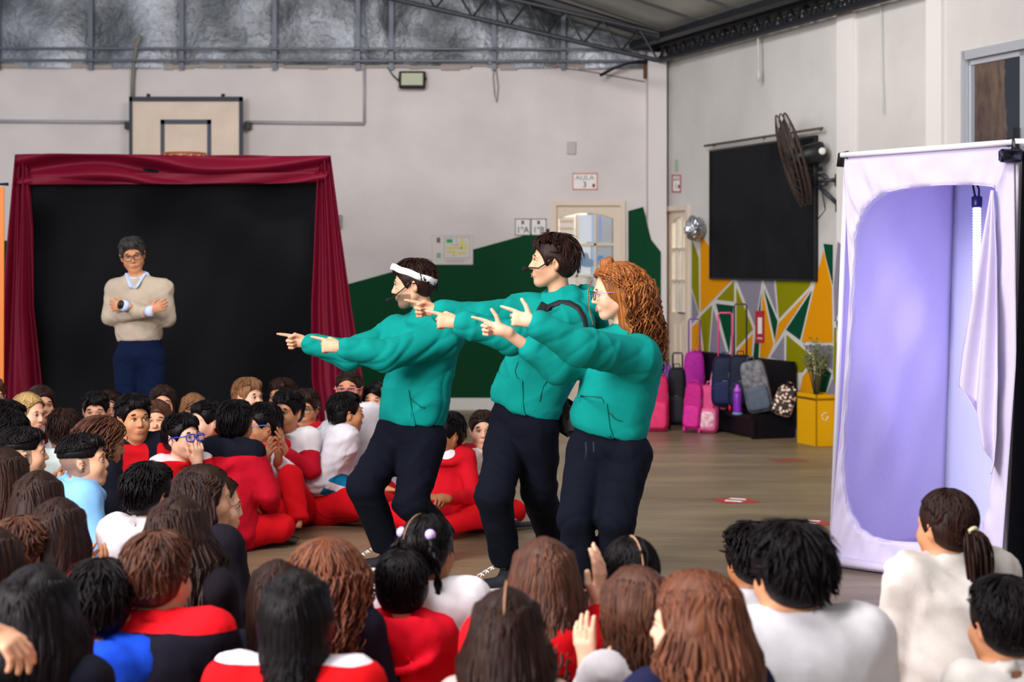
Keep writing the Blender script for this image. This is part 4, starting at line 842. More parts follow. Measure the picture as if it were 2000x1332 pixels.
# tied-back door flap
fpx0 = [(1944, 372), (1926, 480), (1908, 600), (1893, 690), (1886, 752), (1905, 775), (1918, 800)]; fpx1 = [(1948, 372), (1956, 500), (1960, 620), (1962, 740), (1960, 850), (1956, 900), (1950, 925)]
V = []; nu, nv = 26, 40
for j in range(nv+1):
    t = j/nv; a = [float(np.interp(t, np.linspace(0, 1, 7), [q[k] for q in fpx0])) for k in (0, 1)]; c = [float(np.interp(t, np.linspace(0, 1, 7), [q[k] for q in fpx1])) for k in (0, 1)]
    for i in range(nu+1):
        u = i/nu; V.append(on_face(a[0]+(c[0]-a[0])*u, a[1]+(c[1]-a[1])*u+22*t*sn(math.pi*u)*u, 0)-dn.normalized()*(.035+.028*sn(13*u+1.5*t)*min(1, 3*t+.1)))
b = MB(); b.add(V, [(j*(nu+1)+i, j*(nu+1)+i+1, (j+1)*(nu+1)+i+1, (j+1)*(nu+1)+i) for j in range(nv) for i in range(nu)]); o = b.build('door_flap', m_wf, bth, True, inv); md = o.modifiers.new('t', 'SOLIDIFY'); md.thickness = .004
# light tube
lt = on_face(1908, 405, .30); lr = empty('light_tube', lt, 0, 'glowing white beaded light tube hanging in the white booth', 'lamp')
b = MB(); b.lathe([(.024, .0), (.026, .01), (.026, .05), (.018, .055)], 14); b.build('cap', mat('cap_navy', '#0c0c5a', .4), lr, True)
b = MB(); b.tube([(-.008, 0, .05), (-.018, 0, .10), (-.022, 0, .155)], .005, 6); b.tube([(.010, 0, .05), (.010, 0, .09), (.0, 0, .11)], .005, 6); b.build('hanging_hook', m_black, lr, True)
m_led = mat('led_glow', '#ffffff', .4, emit='#dbe0ff', es=7.0)
b = MB(); 
for i in range(46):
    z = -.008-i*.0135; r = .021-.006*max(0, (i-30)/16)
    for k in range(6):
        a = 2*math.pi*(k+.5*(i % 2))/6; c = Vector((r*.62*math.cos(a), r*.62*math.sin(a), z)); rr = .0085
        b.add([c+Vector(v)*rr for v in ((1, 0, 0), (-1, 0, 0), (0, 1, 0), (0, -1, 0), (0, 0, 1), (0, 0, -1))], [(0, 2, 4), (2, 1, 4), (1, 3, 4), (3, 0, 4), (2, 0, 5), (1, 2, 5), (3, 1, 5), (0, 3, 5)])
o = b.build('led_beads', m_led, lr, True); o['kind'] = 'stuff'
pl_ = bpy.data.lights.new('light_tube_light', 'POINT'); pl_.energy = 8; pl_.color = (.52, .46, 1.0); pl_.shadow_soft_size = .25; po = bpy.data.objects.new('light_tube_light', pl_); COL.objects.link(po); po.location = A+AB*.55+dn*.50+Vector((0, 0, 1.15))
# black curtain at the picture edge
ck = empty('black_curtain', B+Vector((.25, -.05, 0)), 0, 'plain black curtain hanging beside the white booth', 'curtain'); inv = Matrix.Translation(-ck.location)
sheet('curtain_cloth', B+Vector((.02, -.03, .0)), B+Vector((1.0, .10, 0)), TB+Vector((1.0, .10, .0)), TB+Vector((.03, -.03, -.03)), mat('curtain_black', '#030308', .9, spec=.08, bump=.1, bscale=20), ck, inv, 60, 30, lambda u, v: .03*sn(26*u+.6*sn(3*v)))
b = MB(); b.tube([TB+Vector((.0, -.02, .015)), TB+Vector((1.0, .10, .015))], .013, 8); b.build('curtain_tube', mat('pvc_white', '#eeeaf0'), ck, True, inv)
# ------------------------------------------------------------------ people
SKIN = {'fair': ('#e9b597', '#c56a62'), 'light': ('#dca483', '#b9605a'), 'medium': ('#c78a64', '#a3544a'), 'brown': ('#a86b45', '#87463a')}
def skin(k, what='skin'):
    c, l = SKIN[k]
    if what == 'skin': return mat('skin_'+k, c, .5, spec=.35, bump=.04, bscale=120, sss=.12)
    if what == 'lips': return mat('lips_'+k, l, .4)
    base = lin(c)
    return mat('shaved_'+k, tuple(int(255*x) for x in ()) or {'fair': '#a98877', 'light': '#8d6c58', 'medium': '#7d5844', 'brown': '#63432f'}[k], .6)
def eye_mat():
    m = mat('eye', '#f2ece8', .2); nt = m.node_tree; b = nt.nodes['Principled BSDF']; L = nt.links.new
    tc = nt.nodes.new('ShaderNodeTexCoord'); sp = nt.nodes.new('ShaderNodeSeparateXYZ'); L(tc.outputs['Object'], sp.inputs[0])
    r = mathn(nt, 'SQRT', mathn(nt, 'ADD', mathn(nt, 'MULTIPLY', sp.outputs[0], sp.outputs[0]), mathn(nt, 'MULTIPLY', sp.outputs[2], sp.outputs[2])))
    rp = nt.nodes.new('ShaderNodeValToRGB'); rp.color_ramp.interpolation = 'CONSTANT'; e = rp.color_ramp.elements
    e[0].position = 0; e[0].color = (.005, .004, .004, 1); e[1].position = .30; e[1].color = (.07, .03, .015, 1); x = e.new(.62); x.color = (.8, .76, .74, 1)
    L(mathn(nt, 'MULTIPLY', r, 100), rp.inputs['Fac']); L(rp.outputs['Color'], b.inputs['Base Color']); return m
M_EYE = eye_mat()
def _sphere_me(name, r, m, nu=12, nv=8, sc=(1, 1, 1)):
    b = MB(); b.lathe([(max(1e-4, r*math.sin(math.pi*i/nv)), -r*math.cos(math.pi*i/nv)) for i in range(nv+1)], nu)
    return meshdata(name, [Vector((v.x*sc[0], v.y*sc[1], v.z*sc[2])) for v in b.v], b.f, m, True)
ME_EYE = _sphere_me('eye', .0125, M_EYE)
m_lash = mat('eyelash', '#1a100d', .6)
_b = MB(); _b.tube([(-.015, .001, -.002), (-.008, .0135, .0065), (0, .0155, .008), (.008, .0135, .0065), (.015, .001, -.002)], [.0008, .0022, .0026, .0022, .0008], 5); ME_LASH = meshdata('eyelash', _b.v, _b.f, m_lash, True)
def brow_me(color, th=.0035):
    m = mat('brow_'+color, color, .8); b = MB(); b.tube([(-.018, -.007, -.003), (-.008, .003, .004), (.006, .005, .004), (.016, .001, 0)], [th*.4, th*.8, th, th*.8], 6, flat=.6)
    return meshdata('eyebrow', b.v, b.f, m, True)
def RN(M):
    q = M.to_quaternion().to_matrix(); return np.array(q, np.float32)
def head_prims(S, M, s, jaw=1.0, smile=0, ear=1, neck=None):
    Rn = RN(M); c = lambda *p: M @ Vector(p)
    S.ell(c(0, -.014, .032), np.array((.074, .094, .086))*s, Rn, 0)
    S.ell(c(0, .022, -.03), np.array((.060, .062, .068))*s, Rn, .03*s)
    S.cone(c(0, .052, -.086*jaw), c(0, .062, -.094*jaw), .024*s, .017*s, .035*s)
    for x in (-1, 1):
        S.cone(c(x*.045, .0, -.055*jaw), c(x*.018, .05, -.09*jaw), .022*s, .018*s, .03*s)
        S.ell(c(x*.036, .052, -.032), .026*s, None, .03*s)
        S.cone(c(x*.012, .083, .023), c(x*.042, .070, .022), .008*s, .007*s, .018*s)
    for x in (-1, 1): S.ell(c(x*.030, .097, .003), np.array((.016, .017, .011))*s, Rn, .014*s, -1)
    S.cone(c(0, .085, .008), c(0, .101, -.026), .0065*s, .0098*s, .010*s)
    for x in (-1, 1): S.ell(c(x*.0105, .092, -.030), .0075*s, None, .007*s)
    S.ell(c(0, .081, -.060), np.array((.026+.006*smile, .013, .014))*s, Rn, .012*s)
    if smile > .6: S.ell(c(0, .094, -.061), np.array((.021, .012, .0055))*s, Rn, .003*s, -1)
    if ear:
        for x in (-1, 1):
            E = (M.to_3x3().normalized() @ Euler((R(-8), R(x*12), R(-x*22))).to_matrix())
            S.ell(c(x*.079, -.012, -.008), np.array((.009, .020, .032))*s, np.array(E, np.float32), .008*s)
            S.ell(c(x*.088, -.006, -.004), np.array((.006, .012, .020))*s, np.array(E, np.float32), .005*s, -1)
def hand_prims(S, w, d, n, s=1.0, pose='relax', side=1, fine=.0045):
    """w wrist, d finger direction, n palm normal (fingers curl towards it), thumb on side*(n x d)"""
    w, d, n = Vector(w), Vector(d).normalized(), Vector(n); n = (n-d*n.dot(d)).normalized(); u = n.cross(d)*side
    S.ec(w+d*.012*s, w+d*.080*s, (.028*s, .017*s), (.037*s, .013*s), u, .015*s)
    S.cone(w-d*.03*s, w+d*.02*s, .022*s, .022*s, .02*s)
    curl = {'point': (4, 78, 82, 84), 'gun': (4, 74, 80, 82), 'relax': (22, 26, 30, 34), 'open': (5, 6, 8, 12), 'fist': (75, 78, 80, 82), 'clap': (8, 8, 10, 14), 'grip': (45, 48, 52, 56)}[pose]
    ln = (.070, .079, .073, .058); kb = {'point': (0, 0, 0, 0)}.get(pose)
    for j in range(4):
        base = w+d*(.088-.004*abs(j-1))*s+u*(.029-.0195*j)*s; ang = 0; p = base; dd = d
        spread = u*(.12-.08*j)*(1 if curl[j] < 40 else .3)
        for k_, fr in enumerate((.45, .30, .25)):
            ang += R(curl[j]*(1, 1.05, .8)[k_]); q = p+((d+spread).normalized()*math.cos(ang)+n*math.sin(ang))*ln[j]*fr*s
            S.cone(p, q, (.0098-.0012*k_)*s, (.0088-.0012*k_)*s, .003*s); p = q
    b = w+d*.022*s+u*.026*s+n*.004*s
    if pose in ('gun', 'open'): t1 = b+(d*.55+u*.95).normalized()*.042*s; t2 = t1+(d*.75+u*.75).normalized()*.036*s
    elif pose in ('point', 'fist', 'grip'): t1 = b+(d*.85+u*.35+n*.35).normalized()*.042*s; t2 = t1+(d*.75-u*.35+n*.45).normalized()*.034*s
    else: t1 = b+(d*.8+u*.55+n*.2).normalized()*.042*s; t2 = t1+(d*.95+u*.15+n*.1).normalized()*.034*s
    S.cone(b, t1, .013*s, .0105*s, .008*s); S.cone(t1, t2, .0105*s, .0085*s, .004*s)
    c = w+d*.09*s; S.fine.append((tuple(c), (.085*s,)*3, fine))
def _lips(k, smile):
    key = 'lips_%s_%d' % (k, smile > .6)
    if key in bpy.data.meshes: return bpy.data.meshes[key]
    S = SDF()
    if smile > .6:
        pu = [(-.024, .083, -.051), (-.012, .0925, -.0555), (0, .0955, -.0565), (.012, .0925, -.0555), (.024, .083, -.051)]
        pl = [(-.024, .083, -.051), (-.013, .090, -.066), (0, .093, -.070), (.013, .090, -.066), (.024, .083, -.051)]
        for q, r in ((pu, .0028), (pl, .0036)):
            for i in range(4): S.cone(q[i], q[i+1], r, r, .002)
    else:
        S.ell((0, .0885, -.0580), (.0195, .0068, .0042), None, 0); S.ell((0, .0875, -.0660), (.0165, .0070, .0052), None, .001); S.ell((0, .094, -.0615), (.03, .004, .0009), None, .001, -1)
    return meshdata(key, *S.mesh(.0022), skin(k, 'lips'), True)
def _lid(k):
    key = 'eyelid_'+k
    if key in bpy.data.meshes: return bpy.data.meshes[key]
    b = MB(); r = .0134; n, m_ = 12, 5; V = []
    for i in range(m_+1):
        t = R(-2)+R(102)*i/m_                      # angle up from the lid edge, pole at the top
        for j in range(n+1):
            a = R(-100)+R(200)*j/n; lift = .18*(1-(a/R(100))**2)
            e = t*1.0+lift*(1-i/m_); V.append((r*math.cos(e)*math.sin(a), r*math.cos(e)*math.cos(a), r*math.sin(e)))
    b.add(V, [(i*(n+1)+j, i*(n+1)+j+1, (i+1)*(n+1)+j+1, (i+1)*(n+1)+j) for i in range(m_) for j in range(n)])
    return meshdata(key, b.v, b.f, skin(k), True)
def face_parts(body, M, s, hairc, brow=.0035, lash=True, look=None, sk='light', smile=0):
    bm = brow_me(hairc, brow)
    link('lips', _lips(sk, smile), body, M)
    if smile > .6:
        b = MB(); b.tube([(-.017, .083, -.0575), (-.008, .0885, -.0605), (0, .0902, -.0615), (.008, .0885, -.0605), (.017, .083, -.0575)], [.002, .0042, .0048, .0042, .002], 6); b.build('teeth', mat('teeth', '#f3eee6', .25), body, True, M)
    for x in (-1, 1): link('eyelid', _lid(sk), body, M @ Matrix.Translation((x*.030, .0735, .003)))
    for x in (-1, 1):
        sx = Matrix.Diagonal((-1 if x < 0 else 1, 1, 1, 1))
        link('eye', ME_EYE, body, M @ Matrix.Translation((x*.030, .0735, .003)) @ Matrix.Diagonal((1, 1, .95, 1)))
        if lash: link('eyelash', ME_LASH, body, M @ Matrix.Translation((x*.030, .0730, .0035)) @ sx)
        link('eyebrow', bm, body, M @ Matrix.Translation((x*.031, .0835, .026)) @ sx)
def sph(th, ph, r=(.088, .108, .1), c=(0, -.014, .032)):
    """point on the skull: th round the crown (0 = back), ph down from the crown"""
    return np.stack([c[0]+r[0]*np.sin(ph)*np.sin(th), c[1]-r[1]*np.sin(ph)*np.cos(th), c[2]+r[2]*np.cos(ph)+0*th], -1)
def hair(style, root, M, s, mats, seed=1, L=.4, bvec=(0, -1, 0), wave=.0, n=170, bang=0, vol=1.0, spread=1.0, part=0.0, h=.0085, name='hair', side=None, tip=None, curl=0, thmax=None, nocurtain=False):
    rs = np.random.RandomState(seed); S = SDF(); rot = M.to_3x3().normalized()
    g = np.array(rot.inverted() @ Vector((0, 0, -1))); bv = np.array(rot.inverted() @ Vector(bvec)); 
    v = .008*vol if style != 'fade' else .005*vol
    top = S.ell((0, -.016, .034), (.076+v, .096+v, .088+v), None, 0)
    if style != 'fade':
        S.ell((0, -.055, -.028), (.068+v*.6, .044+v*.6, .044), None, .02)
        S.ell((0, -.03, .0), (.079+v, .07, .055), None, .02)
    else:
        S.ell((0, .055, .088), (.055, .036, .026), None, .02); S.ell((0, -.02, -.20), (.30, .30, .228), np.array(Euler((R(-10), 0, 0)).to_matrix(), np.float32), .012, -1)
    if style in ('long', 'curly'):
        A = np.array((0, -.045, .0)); B = A+g*.15+np.array((0, -.012, 0)); C = B+g*max(.02, L-.16)+bv*.075*min(1, L/.35)
        X = (1, 0, 0)
        S.ec(A, B, (.084*spread, .062), (.088*spread, .045), X, .03); S.ec(B, C, (.088*spread, .045), (.070*spread, .026), X, .03)
        for x in (-1, 1):
            if (side is None or side == x) and not nocurtain: S.cone((x*.074, -.01, .0), np.array((x*.082*spread, -.02, 0))+g*min(.17, L*.6), .018, .012, .02)
    # face opening
    S.ell((0, .128, -.030-bang), (.068, .085, .112), None, .010, -1)
    S.ell((0, .10, -.13), (.09, .10, .09), None, .01, -1)
    S.ell((0, .118, -.02), (.125, .088, .088), None, .008, -1)
    if nocurtain: S.ell((0, .140, -.005), (.13, .104, .135), None, .01, -1)
    if style in ('short', 'fade'):
        for x in (-1, 1): S.ell((x*.088, .006, -.022), (.026, .030, .038), None, .006, -1)
        S.ell((0, .03, -.075), (.12, .07, .052), None, .01, -1)
    if style in ('pony', 'tied'):
        for x in (-1, 1): S.ell((x*.088, .004, -.025), (.026, .028, .036), None, .006, -1)
        S.ell((0, .03, -.08), (.12, .07, .052), None, .01, -1)
    VF = [S.mesh(h)]
    T = np.linspace(0, 1, 8 if style != 'curly' else 24)
    if style in ('short', 'fade', 'tied', 'pony'):
        N = n; th = rs.rand(N)*2*np.pi; fr = np.abs(((th+np.pi) % (2*np.pi))-np.pi)          # 0 back .. pi front
        ph0 = .15+rs.rand(N)*1.05; span = .45+.35*rs.rand(N)
        lim = np.interp(fr, [0, 1.1, 1.45, 1.85, 2.2, 2.5, np.pi], [2.4, 2.0, 1.38, 1.12, 1.0, 1.05, 1.08]) if style != 'fade' else np.interp(fr, [0, 1.4, np.pi], [1.35, 1.3, 1.05])
        ph0 = ph0*lim/1.3
        r = np.array((.076+v, .096+v, .088+v))
        ph = ph0[:, None]+np.minimum(span[:, None]*T[None], np.maximum(.1, lim-ph0)[:, None]); tt = th[:, None]+.35*T[None]*rs.randn(N)[:, None]*.6
        pc = np.minimum(ph, 1.65); Pp = sph(tt, pc, r, (0, -.016, .034)); Pp[..., 2] -= (ph-pc)*.095; Pp[..., :2] *= (1-(ph-pc)*.16)[..., None]; cen = np.array((0, -.016, .034))
        lift = (.003+(.010 if style in ('short', 'fade') else .002)*rs.rand(N)[:, None]*vol*T[None]**1.5)
        d = Pp-cen; d /= np.linalg.norm(d, axis=2, keepdims=True); Pp = Pp+d*lift[..., None]
        rr = (.0038+.0026*rs.rand(N))[:, None]*np.sin(np.pi*(.12+.86*T))[None]**.6
        VF.append(locks(Pp, rr, 3, .4, cen))
        if bang or style in ('short', 'fade'):
            bang = bang or .002; N = 34; x = (rs.rand(N)-.5)*.12; P0 = np.stack([x*.7, .055+0*x, .115+0*x], -1); P1 = np.stack([x*1.05, .098-np.abs(x)*.55, .055-bang*.6+rs.rand(N)*.012], -1)
            mid = (P0+P1)/2+np.array((0, .018, .012)); t = T[None, :, None]
            Pp = P0[:, None]*(1-t)**2+2*t*(1-t)*mid[:, None]+P1[:, None]*t**2; VF.append(locks(Pp, .007*np.sin(np.pi*(.15+.8*T))[None]*np.ones((N, 1)), 4, .5, cen))
    if style in ('long', 'curly'):
        N = n; th = (rs.rand(N)-.5)*2*R(thmax or 122)
        if side is not None: th = np.where(np.abs(th) > R(75), np.abs(th)*side*(-1)*-1, th)
        ax_ = np.abs(th); start = np.stack([part+rs.randn(N)*.006, np.interp(ax_, [0, 1.0, R(thmax or 122)], [-.07, -.02, .060])+rs.randn(N)*.018, 0*th], -1)
        start[:, 1] = start[:, 1] if not nocurtain else -.07+rs.rand(N)*.145
        start[:, 2] = .034+(.088+v)*np.sqrt(np.clip(1-((start[:, 1]+.016)/(.1+v))**2-(start[:, 0]/.09)**2, .05, 1))
        eq = np.stack([(.084+v)*np.sin(th)*spread**.5, -.016-(.105+v)*np.cos(th), .01+0*th], -1)
        eq[:, 1] = np.minimum(eq[:, 1], .046)
        cen = np.array((0, -.016, .034)); t = T[None, :, None]; LL = (L*(.72+.36*rs.rand(N)))*np.interp(ax_, [0, 1.2, 2.1], [1, .95, .8])
        k = .30; u = np.clip(t/k, 0, 1)
        a0 = (start-cen)/np.array((.08, .1, .092)); a1 = (eq-cen)/np.array((.08, .1, .092)); sl = a0[:, None]*np.cos(u*np.pi/2)+a1[:, None]*np.sin(u*np.pi/2)
        sl /= np.linalg.norm(sl, axis=2, keepdims=True); Pp = cen+sl*np.array((.083+v, .105+v, .089+v))
        f = np.clip((t-k)/(1-k), 0, 1); foot = np.array((0, -.062, 0))
        rad = eq-foot; rad[:, 2] = 0; 
        shrink = (1-.15*f)*spread
        Pf = foot+np.array((0, 0, .01))+rad[:, None]*np.array((1, 1, 0))*shrink*np.where(f > 0, 1, 1)+g*LL[:, None, None]*f*.98
        sm = np.clip(f*LL[:, None, None]/.30, 0, 1); sm = sm*sm*(3-2*sm)
        back = np.interp(ax_, [0, 1.3, 1.9], [1, .75, .1])[:, None, None]
        Pf = Pf+bv*(.075*sm*back); Pf[..., 1] -= 0
        blend = np.clip((t-k)/.12, 0, 1); Pp = np.where(t <= k, Pp, Pp[:, [int(k*(len(T)-1))]]*(1-blend)+Pf*blend)
        phs = rs.rand(N, 1, 1)*6.28; fq = 9+5*rs.rand(N, 1, 1); wv = np.concatenate([np.sin(t*fq*(1+wave*10)+phs), np.cos(t*fq*(.8+wave*8)+phs*1.7), 0*t+0*phs], -1)
        Pp = Pp+wv*(.002+wave*.35)*np.clip(t*1.6-.2, 0.05, 1)
        if curl: 
            ph2 = rs.rand(N, 1, 1)*6.28; fr2 = 34+10*rs.rand(N, 1, 1); hx = np.concatenate([np.sin(t*fr2+ph2), np.cos(t*fr2+ph2), .6*np.sin(t*fr2*.5+ph2)], -1)
            o = Pp-cen; o[..., 2] = 0; o /= np.linalg.norm(o, axis=2, keepdims=True)+1e-6
            Pp = Pp+hx*curl*np.clip(t*3, .2, 1)+o*(rs.rand(N, 1, 1)*.05)*np.clip(t*3, 0, 1)
        rr = ((.0050 if not curl else .0036)+.0042*rs.rand(N)*(0.5 if curl else 1))[:, None]*(np.sin(np.pi*np.clip(.15+.83*T, 0, 1))**.5)[None]
        VF.append(locks(Pp, rr, 3 if not curl else 4, .25 if not curl else .7, cen))
    if style == 'pony':
        A = np.array((0, -.118, .035)) if tip is None else np.array(tip)
        Q = [A, A+np.array((0, -.035, -.005)), A+np.array((0, -.045, 0))+g*.09, A+np.array((0, -.03, 0))+g*L]
        N = 110; t = np.linspace(0, 1, 10)[None, :, None]; off = rs.randn(N, 1, 3)*np.array((.020, .014, .01)); 
        Pp = Q[0]*(1-t)**3+3*Q[1]*t*(1-t)**2+3*Q[2]*t*t*(1-t)+Q[3]*t**3+off*(np.sin(np.pi*(.1+.85*t))**.7)*np.array((1.1, 1, 1))
        Pp = Pp+np.sin(t*9+rs.rand(N, 1, 1)*6)*.005
        VF.append(locks(Pp, .0055*(np.sin(np.pi*(.2+.76*t[..., 0]))**.5)*np.ones((N, 1)), 4, .6, Q[0]))
        S2 = SDF(); pts = [Q[0]*(1-q)**3+3*Q[1]*q*(1-q)**2+3*Q[2]*q*q*(1-q)+Q[3]*q**3 for q in (0, .2, .4, .6, .8, .95)]
        for i in range(5): S2.cone(pts[i], pts[i+1], (.014, .026, .028, .024, .016)[i], (.026, .028, .024, .016, .007)[i], .01)
        VF.append(S2.mesh(h))
    o = finish(name, merge(*VF), mats, root, M)
    return o
def braid(root, M, pts, r, m, name='braid'):
    """a plait: three strands twisting round each other along the path"""
    pts = [np.array(p, float) for p in pts]; n = 30; t = np.linspace(0, 1, n); seg = np.linspace(0, 1, len(pts))
    C = np.stack([np.interp(t, seg, [p[i] for p in pts]) for i in range(3)], -1); T = np.gradient(C, axis=0); T /= np.linalg.norm(T, axis=1, keepdims=True)
    U = np.cross(T, (0.3, 1, .1)); U /= np.linalg.norm(U, axis=1, keepdims=True); W_ = np.cross(T, U); Pp = []
    Ln = sum(np.linalg.norm(C[i+1]-C[i]) for i in range(n-1)); w = Ln/(r*4.2)*2*np.pi*.5; tap = np.interp(t, [0, .1, .85, 1], [.8, 1, .7, .3])
    t2 = np.linspace(0, 1, 60); I = lambda A: np.stack([np.interp(t2, t, A[:, i]) for i in range(3)], -1); C2, U2, W2 = I(C), I(U), I(W_); tp = np.interp(t2, t, tap)
    for k in range(3):
        a = t2*w+k*2*np.pi/3; Pp.append(C2+U2*(r*.62*np.sin(a)*tp)[:, None]+W2*(r*.36*np.sin(2*a)*tp)[:, None])
    Pp = np.array(Pp); return finish(name, locks(Pp, (r*.52*tp)[None]*np.ones((3, 1)), 7, .9), m, root, M)
def glasses(root, M, color, temple=None, w=.028, hh=.019, th=.0022):
    m = mat('frame_'+color, color, .3); b = MB()
    for x in (-1, 1):
        pts = [(x*.033+w*math.copysign(abs(math.cos(a))**.6, math.cos(a)), .104-.006*abs(math.cos(a)), .002+hh*math.copysign(abs(math.sin(a))**.7, math.sin(a))) for a in [2*math.pi*i/20 for i in range(20)]]
        b.tube(pts, th, 6, True)
    b.tube([(-.007, .105, .008), (0, .108, .010), (.007, .105, .008)], th*.9, 6)
    g = b.build('glasses', m, root, True, M)
    tm = mat('temple_'+(temple or color), temple or color, .3)
    for x in (-1, 1):
        b = MB(); b.tube([(x*.060, .099, .010), (x*.078, .085, .010), (x*.083, .0, .006), (x*.081, -.02, -.012)], th*.95, 6, flat=2.0); b.build('temple', tm, g, True)
    lm = mat('lens', '#ffffff', .05, trans=1.0, alpha=.25)
    for x in (-1, 1):
        b = MB(); n = 16; pts = [(x*.033+w*.96*math.cos(a), .101, .002+hh*.96*math.sin(a)) for a in [2*math.pi*i/n for i in range(n)]]; b.add(pts+[(p[0], p[1]+.001, p[2]) for p in pts], [list(range(n)), list(range(n, 2*n))[::-1]]+[(i, (i+1) % n, n+(i+1) % n, n+i) for i in range(n)]); b.build('lens', lm, g)
    return g
_FAB = {}
def fabric(color, rough=.9, bump=.07, bscale=150):
    k = 'fabric_'+color.strip('#'); return mat(k, color, rough, spec=.12, bump=bump, bscale=bscale, var=.06, vscale=14)
def npv(p): return np.array(p, np.float32)
def shoe(root, heel, ball_dir, s, m_up, m_sole, up=(0, 0, 1), name='shoe', high=False, L=.27):
    """built along local +y from the heel, sole at z = 0"""
    S = SDF(); S.ec((0, .04, .035), (0, L-.10, .028), (.032, .036), (.042, .026), (1, 0, 0), .02); S.ell((0, L-.055, .026), (.044, .058, .028), None, .02)
    S.ell((0, .04, .045), (.033, .04, .05), None, .02)
    if high: S.cone((0, .045, .06), (0, .035, .13), .038, .036, .02, flat=1)
    S.ec((0, .035, .0), (0, L-.055, .0), (.037, .036), (.049, .036), (1, 0, 0), .004); S.ell((0, .10, -.045), (.2, .5, .045), None, 0, -1)
    V, Q = S.mesh(.0095*(1 if high else 1.5))
    f = Vector(ball_dir).normalized(); u = Vector(up); u = (u-f*u.dot(f)).normalized(); x = f.cross(u)
    Mx = Matrix(((x.x, f.x, u.x, heel[0]), (x.y, f.y, u.y, heel[1]), (x.z, f.z, u.z, heel[2]), (0, 0, 0, 1))) @ Matrix.Scale(s, 4)
    return finish(name, (V, Q), [m_up, m_sole], root, Mx, midx=lambda C: np.where((C[:, 2] < .024), 1, 0)), Mx

